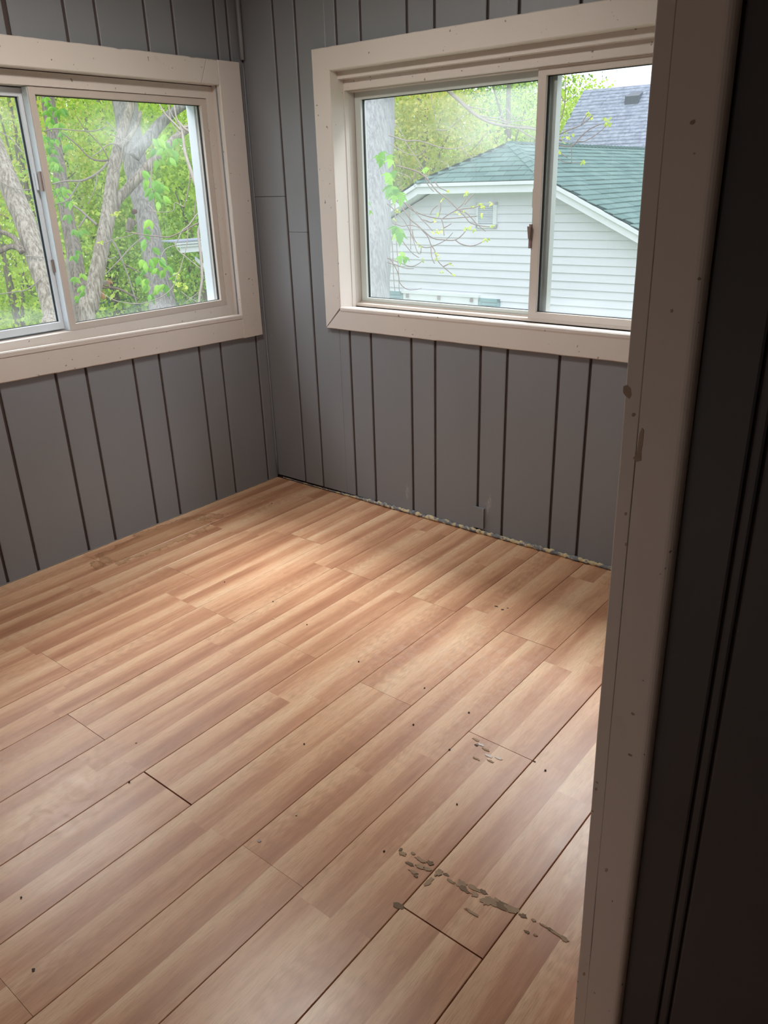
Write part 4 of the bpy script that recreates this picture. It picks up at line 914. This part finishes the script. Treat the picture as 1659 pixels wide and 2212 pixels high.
for x, y, n, sp in [(970, 855, 5, 14), (1150, 930, 16, 42), (680, 1240, 3, 12), (925, 1330, 5, 14), (1005, 885, 4, 12), (760, 1085, 2, 10), (740, 490, 2, 8)]:
    for j in range(n): put_leaf(MAPLEB, at(1060+(x+RS.uniform(-sp, sp))*s3, 60+(y+RS.uniform(-sp, sp))*s3, 6.4), RS.uniform(.024, .036), B2, RS.uniform(-1.8, 1.8), .9)

# background trees behind the house
crown(915, 330, 15.5, 1.35, 190, 52, .078, LF_YEL, 'golden green maple beside the big gray trunk', seed=41, clump_r=.2, bare=8)
crown(905, 190, 16.5, 1.25, 70, 36, .075, LF_YEL, 'thin golden crown above the golden green maple', seed=42, clump_r=.22)
crown(1075, 300, 21, 1.7, 150, 42, .09, LF_MID, 'light green tree behind the peak of the green roof', seed=43, clump_r=.28)
crown(1130, 265, 24, 1.5, 110, 42, .10, LF_MID, 'light green tree behind the window mullion', seed=44, clump_r=.28)
crown(1235, 305, 27, 1.8, 130, 42, .11, LF_MID, 'light green tree beside the gray roof', seed=45, clump_r=.3)
crown(1100, 150, 19, 1.7, 90, 46, .055, LF_PINE, 'airy blue-green pine bough high behind the maple', seed=46, clump_r=.42, squash=.6)
crown(990, 420, 19, 1.6, 150, 42, .09, LF_MID, 'green tree low behind the left end of the green roof', seed=47, clump_r=.28)
crown(800, 300, 20, 2.4, 150, 42, .10, LF_MID, 'green tree hidden behind the big gray trunk', seed=48, clump_r=.4)
crown(840, 480, 16, 1.3, 120, 42, .08, LF_MID, 'green shrub beside the white house', seed=49, clump_r=.3, name='background_shrub', cat='shrub')

crown(960, 330, 24, 2.6, 260, 44, .12, LF_DRK, 'dark green tree far behind the golden green maple', seed=50, clump_r=.35)
crown(1150, 330, 30, 2.6, 200, 44, .13, LF_DRK, 'dark green tree far behind the roof peak', seed=51, clump_r=.4)

# ------------------------------------------------------------------ white house with green shingle roof
HU = Vector((.99860402, .05282059, 0)); HN = Vector((-.05282059, .99860402, 0)); HC = Vector(CAM)
def H(u, z, D): return HC*1.0+HU*u+HN*D+Vector((0, 0, z-CAM[2]))
t = NT('white_clapboard_paint'); p = t.pos(); t.set(t.mix(t.noise(t.scale(p, (1, 1, 6)), 3, 4), (.74, .755, .83), (.83, .84, .90)), .5, .3); SIDE = t.m
WTRIM = mat_plain('white_house_trim', (.80, .84, .88), .5, .3, 0, 6, .05, .05)
TEALM = mat_plain('teal_shutter_paint', (.19, .36, .38), .6, .3, 0, 20, .1)
t = NT('green_asphalt_shingle'); p = t.pos(); r = t.rand()
t.set(t.mix(t.noise(p, 60, 4), t.ramp(r, [(0, (.095, .175, .17)), (.5, (.14, .24, .225)), (1, (.195, .30, .28))]), (.185, .28, .26)), .95, .15); t.bump(t.noise(p, 300, 2), .5, .004); SHG = t.m
SHGD = mat_plain('dark_green_roof_felt', (.035, .07, .065), .95, .1)
house = empty('white_house', H(-5.7, GZ, 10.5), label='white clapboard house with a clipped gable and green shingle roof', cat='house')
def TFH(p): q = H(p[0], p[2], p[1]); return q-house.location
zE, zR, uc, uL, uR, DF, DW, DA = 1.412, 1.905, -5.72, -6.735, -4.70, 10.15, 10.5, 11.09
pitch = (zR-zE)/(uR-uc); eL, eR, zeav = -9.3, -2.1, zE-pitch*(2.6)
def ztop(u): return min(zE, zR-pitch*abs(u-uc))-.10
m = MB(); m.box((-9.0, DW+.03, GZ), (-2.4, 19.0, zE-pitch*2.3)); m.build('wall', SIDE, house, TFH)
z = GZ; ex_ = .1085; k = 0; z = 1.42+(.1035*1.05)*13-.012
while z > GZ+.3:
    z0 = z-ex_
    # limits under the rakes
    zt = z-.02
    uu = min((zR-.17-z0)/pitch, 3.32); a, b = max(uc-uu, -9.0), min(uc+uu, -2.4)
    if z0 > zE-.10: z -= ex_; continue
    ut = min((zR-.17-z)/pitch, 3.32) if z < zE-.1 else min((zR-.17-zE+.1)/pitch, 3.3); at_, bt = max(uc-ut, -9.0), min(uc+ut, -2.4); zz = min(z, zE-.08)
    m = MB(); m.add([(a, DW-.024, z0), (b, DW-.024, z0), (bt, DW, zz), (at_, DW, zz), (a, DW+.03, z0), (b, DW+.03, z0), (bt, DW+.03, zz), (at_, DW+.03, zz)],
                    [(0, 1, 2, 3), (4, 7, 6, 5), (0, 4, 5, 1), (1, 5, 6, 2), (2, 6, 7, 3), (3, 7, 4, 0)])
    m.build('siding_board', SIDE, house, TFH); z -= ex_
def beam(pts, w, zlo, zhi, name, mat, d0=DF, d1=DF+.03):
    m = MB(); rings = []
    for u, zz in pts: rings.append([(u, d0, zz+zlo), (u, d0, zz+zhi), (u, d1, zz+zhi), (u, d1, zz+zlo)])
    m.loft(rings); return m.build(name, mat, house, TFH)
zr_ = lambda u: zR-pitch*abs(u-uc)
beam([(uL, zE), (uR, zE)], 0, -.155, -.062, 'fascia_board', WTRIM); beam([(uL-.02, zE), (uR+.02, zE)], 0, -.06, -.015, 'crown_molding', WTRIM, DF-.035)
beam([(uR, zE), (eR, zr_(eR))], 0, -.165, -.07, 'fascia_board', WTRIM); beam([(uR, zE), (eR, zr_(eR))], 0, -.068, -.018, 'crown_molding', WTRIM, DF-.035)
beam([(eL, zr_(eL)), (uL, zE)], 0, -.165, -.07, 'fascia_board', WTRIM); beam([(eL, zr_(eL)), (uL, zE)], 0, -.068, -.018, 'crown_molding', WTRIM, DF-.035)
beam([(uL, zE), (uR, zE)], 0, -.125, -.110, 'soffit_board', WTRIM, DF+.03, DW+.05)
beam([(uR, zE), (eR, zr_(eR))], 0, -.14, -.12, 'soffit_board', WTRIM, DF+.03, DW+.05); beam([(eL, zr_(eL)), (uL, zE)], 0, -.14, -.12, 'soffit_board', WTRIM, DF+.03, DW+.05)
beam([(uc-.9, zE-.14), (uc+.9, zE-.14)], 0, -.05, 0, 'frieze_board', WTRIM, DW-.025, DW)
# roof deck
m = MB(); th = .02
def deck(poly):
    n = len(poly); m.add([(u, D, z_) for u, D, z_ in poly]+[(u, D, z_-th) for u, D, z_ in poly], [tuple(range(n)), tuple(range(n, 2*n))[::-1]]+[(i, (i+1) % n, n+(i+1) % n, n+i) for i in range(n)])
deck([(uR, DF, zE), (eR, DF, zr_(eR)), (eR, 19, zr_(eR)), (uc, 19, zR), (uc, DA, zR)]); deck([(uL, DF, zE), (uc, DA, zR), (uc, 19, zR), (eL, 19, zr_(eL)), (eL, DF, zr_(eL))]); deck([(uL, DF, zE), (uR, DF, zE), (uc, DA, zR)])
m.v = [(a, b, c-.004) for a, b, c in m.v]; m.build('roof_deck', SHGD, house, TFH)
def clip(poly, f):
    out = []
    for i in range(len(poly)):
        a, b = poly[i], poly[(i+1) % len(poly)]; fa, fb = f(a), f(b)
        if fa >= 0: out.append(a)
        if fa*fb < 0: k = fa/(fa-fb); out.append((a[0]+(b[0]-a[0])*k, a[1]+(b[1]-a[1])*k))
    return out
shs = []; rr = random.Random(9)
hipline = lambda u: DF+(uR-u)/(uR-uc)*(DA-DF) if u < uR else DF     # front limit of the right slope
du = .118
for k in range(30):                                   # right slope, courses parallel to the ridge
    u0 = uc+.05+k*du; u1 = u0+du
    if u1 > eR+.06: break
    D = 10.0+(k % 3)*.11+rr.random()*.02
    while D < 19:
        q = [(u0-.01, D+.003), (u1, D+.003), (u1, D+.327), (u0-.01, D+.327)]; D += .33
        q = clip(q, lambda p: p[1]-(hipline(p[0])-.02))
        if len(q) < 3: continue
        lift = .012+rr.random()*.005; P = []
        for (u, d) in q: P.append((u, d, zr_(u)+.003+lift*(u-u0)/du))
        cu = sum(p[0] for p in q)/len(q); cd = sum(p[1] for p in q)/len(q); shs.append((cu/cd < -.335, math.hypot(cu, cd), P))
kf = (zR-zE)/(DA-DF)
for k in range(9):                                    # clipped front face
    D1 = DF-.03+k*.116; D0 = D1+.124; u = uL-.3-(k % 2)*.15
    while u < uR+.3:
        q = [(u+.003, D1), (u+.297, D1), (u+.297, D0), (u+.003, D0)]; u += .30
        wl_ = lambda p: (p[0]-uL)-(p[1]-DF)/(DA-DF)*(uc-uL); wr_ = lambda p: (uR-p[0])-(p[1]-DF)/(DA-DF)*(uR-uc)
        q = clip(clip(q, wl_), wr_)
        if len(q) < 3: continue
        lift = .011+rr.random()*.005; P = [(a, b, zE+(b-DF)*kf+.003+lift*(D0-b)/.12) for a, b in q]; shs.append((True, 9.9, P))
shs.sort(key=lambda s: (not s[0], s[1]))
rest = MB()
for i, (_, _, P) in enumerate(shs):
    n = len(P); mm = MB() if i < 290 else rest
    mm.add(P+[(a, b, c-.010) for a, b, c in P], [tuple(range(n)), tuple(range(n, 2*n))[::-1]]+[(j, (j+1) % n, n+(j+1) % n, n+j) for j in range(n)])
    if i < 290: mm.build('roof_shingle', SHG, house, TFH)
o = rest.build('shingle_field', SHG, house, TFH); o['kind'] = 'stuff'
for a, b in (((uR, DF-.02, zE), (uc, DA, zR)), ((uL, DF-.02, zE), (uc, DA, zR)), ((uc, DA-.05, zR), (uc, 19, zR))):
    A, B = Vector(a), Vector(b); L = (B-A).length; n = int(L/.16); dirv = (B-A)/n
    m = MB()
    hz_ = Vector((-dirv.y, dirv.x, 0)).normalized()*.085
    for i in range(n):
        p0 = A+dirv*i; p1 = p0+dirv*1.05; e = .016
        m.loft([[p0-hz_+Vector((0, 0, -.022+e)), p0+Vector((0, 0, .006+e)), p0+hz_+Vector((0, 0, -.022+e)), p0+hz_+Vector((0, 0, -.034+e)), p0-hz_+Vector((0, 0, -.034+e))],
                [p1-hz_+Vector((0, 0, -.022)), p1+Vector((0, 0, .006)), p1+hz_+Vector((0, 0, -.022)), p1+hz_+Vector((0, 0, -.034)), p1-hz_+Vector((0, 0, -.034))]])
    m.build('ridge_cap', SHG, house, TFH)
# left slope shingles in courses
m = MB()
for k in range(28):
    u0 = uc-.05-k*du; u1 = u0-du; hl = max(DF, DF+(uL-u1)/(uL-uc)*(DA-DF)) if u1 > uL else DF
    if u1 < eL-.06: break
    m.add([(u0, hl-.03, zr_(u0)+.002), (u1, hl-.03, zr_(u1)+.014), (u1, 19, zr_(u1)+.014), (u0, 19, zr_(u0)+.002), (u1, hl-.03, zr_(u1)), (u1, 19, zr_(u1))], [(0, 3, 2, 1), (1, 2, 5, 4)])
o = m.build('shingle_field', SHG, house, TFH); o['kind'] = 'stuff'
# gable vent, shutters, window header
vz1, vz0, vu0, vu1 = 1.42+(1.143-1.42)*1.05, 1.42+(.819-1.42)*1.05, -5.643*1.05, -5.329*1.05
m = MB()
for a, b in (((vu0-.0, vz0), (vu0+.035, vz1)), ((vu1-.055, vz0), (vu1, vz1)), ((vu0, vz0), (vu1, vz0+.045)), ((vu0, vz1-.035), (vu1, vz1))): m.box((a[0], DW-.05, a[1]), (b[0], DW, b[1]))
vf = m.build('gable_vent', WTRIM, house, TFH)
n = 11
for i in range(n):
    z = vz0+.05+(vz1-vz0-.09)*i/(n-1); m = MB()
    m.add([(vu0+.03, DW-.042, z-.012), (vu1-.05, DW-.042, z-.012), (vu1-.05, DW-.01, z+.010), (vu0+.03, DW-.01, z+.010), (vu0+.03, DW-.038, z-.015), (vu1-.05, DW-.038, z-.015), (vu1-.05, DW-.006, z+.007), (vu0+.03, DW-.006, z+.007)],
          [(0, 1, 2, 3), (4, 7, 6, 5), (0, 4, 5, 1), (1, 5, 6, 2), (2, 6, 7, 3), (3, 7, 4, 0)]); m.build('vent_slat', WTRIM, vf, TFH)
m = MB(); m.box((vu0+.03, DW-.006, vz0+.04), (vu1-.05, DW-.002, vz1-.03)); m.build('vent_backing', SHGD, vf, TFH)
def shutter(u0, u1, zt):
    m = MB(); z0 = zt-1.35; m.box((u0, DW-.022, z0), (u1, DW-.012, zt)); fr = m.build('shutter', TEALM, house, TFH)
    m = MB()
    for a, b in (((u0, z0), (u0+.04, zt)), ((u1-.04, z0), (u1, zt)), ((u0, z0), (u1, z0+.05)), ((u0, zt-.05), (u1, zt)), ((u0, z0+.65), (u1, z0+.7))): m.box((a[0], DW-.038, a[1]), (b[0], DW-.022, b[1]))
    m.build('shutter_frame', TEALM, fr, TFH)
    for i in range(22):
        z = z0+.08+i*.056; m = MB(); m.add([(u0+.04, DW-.036, z), (u1-.04, DW-.036, z), (u1-.04, DW-.022, z+.03), (u0+.04, DW-.022, z+.03)], [(0, 1, 2, 3)]); m.build('slat', TEALM, fr, TFH)
shutter(-5.578*1.05, -5.25*1.05, 1.42+(-.115-1.42)*1.05); shutter(-7.20*1.05, -6.885*1.05, 1.42+(-.095-1.42)*1.05)
wu0, wu1, wzt = -6.87*1.05, -5.59*1.05, 1.42+(-.085-1.42)*1.05
m = MB(); m.box((wu0-.02, DW-.07, wzt-.025), (wu1+.02, DW, wzt+.01)); m.box((wu0, DW-.045, wzt-.19), (wu1, DW, wzt-.02)); m.build('window_head', WTRIM, house, TFH)
m = MB()
for a, b in (((wu0, -1.7), (wu0+.09, wzt-.19)), ((wu1-.09, -1.7), (wu1, wzt-.19)), (((wu0+wu1)/2-.05, -1.7), ((wu0+wu1)/2+.05, wzt-.19)), ((wu0, -1.75), (wu1, -1.66))): m.box((a[0], DW-.04, a[1]), (b[0], DW, b[1]))
wf = m.build('window_frame', WTRIM, house, TFH)
GLH = mat_plain('dark_house_glass', (.05, .07, .08), .08, .6, 0, 4, .1, 0)
for a, b in ((wu0+.09, (wu0+wu1)/2-.05), ((wu0+wu1)/2+.05, wu1-.09)):
    m = MB(); m.box((a, DW-.018, -1.66), (b, DW-.012, wzt-.19)); m.build('window_pane', GLH, wf, TFH)
for u in (wu0+.09, (wu0+wu1)/2, wu1-.1):
    m = MB(); m.box((u-.02, DW-.075, wzt-.09), (u+.02, DW-.045, wzt-.035)); m.build('awning_bracket', LATCHM, house, TFH)

# ------------------------------------------------------------------ gray roof beyond
t = NT('gray_asphalt_shingle'); p = t.pos(); q = t.scale(p, (3.2, 1, 10))
t.set(t.ramp(t.noise(q, 1.6, 5, .7), [(.3, (.20, .22, .29)), (.5, (.32, .345, .43)), (.72, (.46, .49, .58))]), .95, .15); SHGR = t.m
h2 = empty('gray_roofed_house', H(-6, GZ, 24), label='taller house with a steep blue-gray shingle roof behind the green roof', cat='house')
def TF2(p): q = H(p[0], p[2], p[1]); return q-h2.location
Dr, Db = 24.0, 20.6; zr2 = 1.42+.0955*24; zb2 = zr2-.79*(Dr-Db); ul, ur = -10.12, -2.0
m = MB(); m.add([(ul, Dr, zr2), (ur, Dr, zr2), (ur, Db, zb2), (ul, Db, zb2), (ul, 2*Dr-Db, zb2), (ur, 2*Dr-Db, zb2)], [(0, 3, 2, 1), (0, 1, 5, 4)])
m.v += [(a, b, c-.12) for a, b, c in m.v[:6]]; m.f += [(6, 7, 8, 9), (6, 10, 11, 7), (3, 9, 8, 2), (4, 5, 11, 10), (0, 6, 9, 3), (0, 4, 10, 6), (1, 2, 8, 7), (1, 7, 11, 5)]
m.build('roof', SHGR, h2, TF2)
m = MB(); rr = random.Random(4)
n = int(math.hypot(Dr-Db, zr2-zb2)/.14)
for i in range(n):
    f0, f1 = i/n, (i+1)/n; u = ul-rr.random()*.3
    while u < ur:
        w_ = .28+rr.random()*.1; l = .006+rr.random()*.012; a, b = max(u, ul), min(u+w_-.006, ur); u += w_
        if b <= a: continue
        y0, y1 = Dr+(Db-Dr)*f0, Dr+(Db-Dr)*f1; z0, z1 = zr2+(zb2-zr2)*f0, zr2+(zb2-zr2)*f1
        m.add([(a, y0, z0+.004), (b, y0, z0+.004), (b, y1-.01, z1+.006+l), (a, y1-.01, z1+.006+l), (b, y1-.01, z1), (a, y1-.01, z1)], [(0, 3, 2, 1), (3, 5, 4, 2)])
o = m.build('shingle_field', SHGR, h2, TF2); o['kind'] = 'stuff'
m = MB(); m.box((ul+.4, Db+.5, GZ), (ur-.4, 2*Dr-Db-.5, zb2+.25)); m.build('wall', SIDE, h2, TF2)
m = MB(); m.add([(ul+.4, Db+.5, zb2+.2), (ul+.4, 2*Dr-Db-.5, zb2+.2), (ul+.4, Dr, zr2-.35), (ur-.4, Db+.5, zb2+.2), (ur-.4, 2*Dr-Db-.5, zb2+.2), (ur-.4, Dr, zr2-.35)], [(0, 1, 2), (3, 5, 4), (0, 2, 5, 3), (1, 4, 5, 2)]); m.build('gable_wall', SIDE, h2, TF2)
VB = mat_plain('dark_roof_vent_metal', (.10, .11, .14), .5, .5)
uv_, Dv = -.3585*23.6, 23.55; zv = zr2-.79*(Dr-Dv)
m = MB(); m.loft([[(uv_-.19, Dv-.22, zv-.16), (uv_+.19, Dv-.22, zv-.16), (uv_+.19, Dv-.22, zv+.05), (uv_-.19, Dv-.22, zv+.05)], [(uv_-.17, Dv+.15, zv+.03), (uv_+.17, Dv+.15, zv+.03), (uv_+.17, Dv+.15, zv+.16), (uv_-.17, Dv+.15, zv+.16)]]); m.build('roof_vent', VB, h2, TF2)
# bracketed white eave seen through the left window
he = empty('white_garage', at(445, 545, 9.5), label='low white eave corner seen through leaves at the right of the left window', cat='building')
e0, e1 = at(385, 545, 9.5), at(520, 538, 10.1); dv = (e1-e0); dv.z = 0; dv.normalize(); nv = Vector((-dv.y, dv.x, 0))
if nv.x > 0: nv = -nv
def TFE(p): q = e0+dv*(p[0]*.58)+nv*(p[1]*.58); q.z = e0.z+p[2]*(.58 if p[2] > -1 else 1); return q-he.location
m = MB(); m.box((.08, 0, -.02), (3.2, .06, .17)); m.build('fascia_board', WTRIM, he, TFE)
m = MB(); m.box((-.02, -.06, .10), (3.2, 0, .14)); m.box((-.06, -.1, .155), (3.2, 0, .20)); m.build('crown_molding', WTRIM, he, TFE)
m = MB(); m.box((-.08, -.12, .20), (3.3, .5, .225)); m.build('roof', SHGR, he, TFE)
m = MB(); m.box((2.9, .1, GZ-e0.z), (3.05, .25, .0)); m.build('post', WTRIM, he, TFE)
m = MB(); b0, b1 = at(424, 563, 9.9), at(462, 597, 9.9); up = Vector((0, 0, .05))
m.loft([[q, q+up, q+up+nv*.03, q+nv*.03] for q in (b0, b1)]); m.v = [tuple(Vector(v)-he.location) for v in m.v]; m.build('brace_board', WTRIM, he)
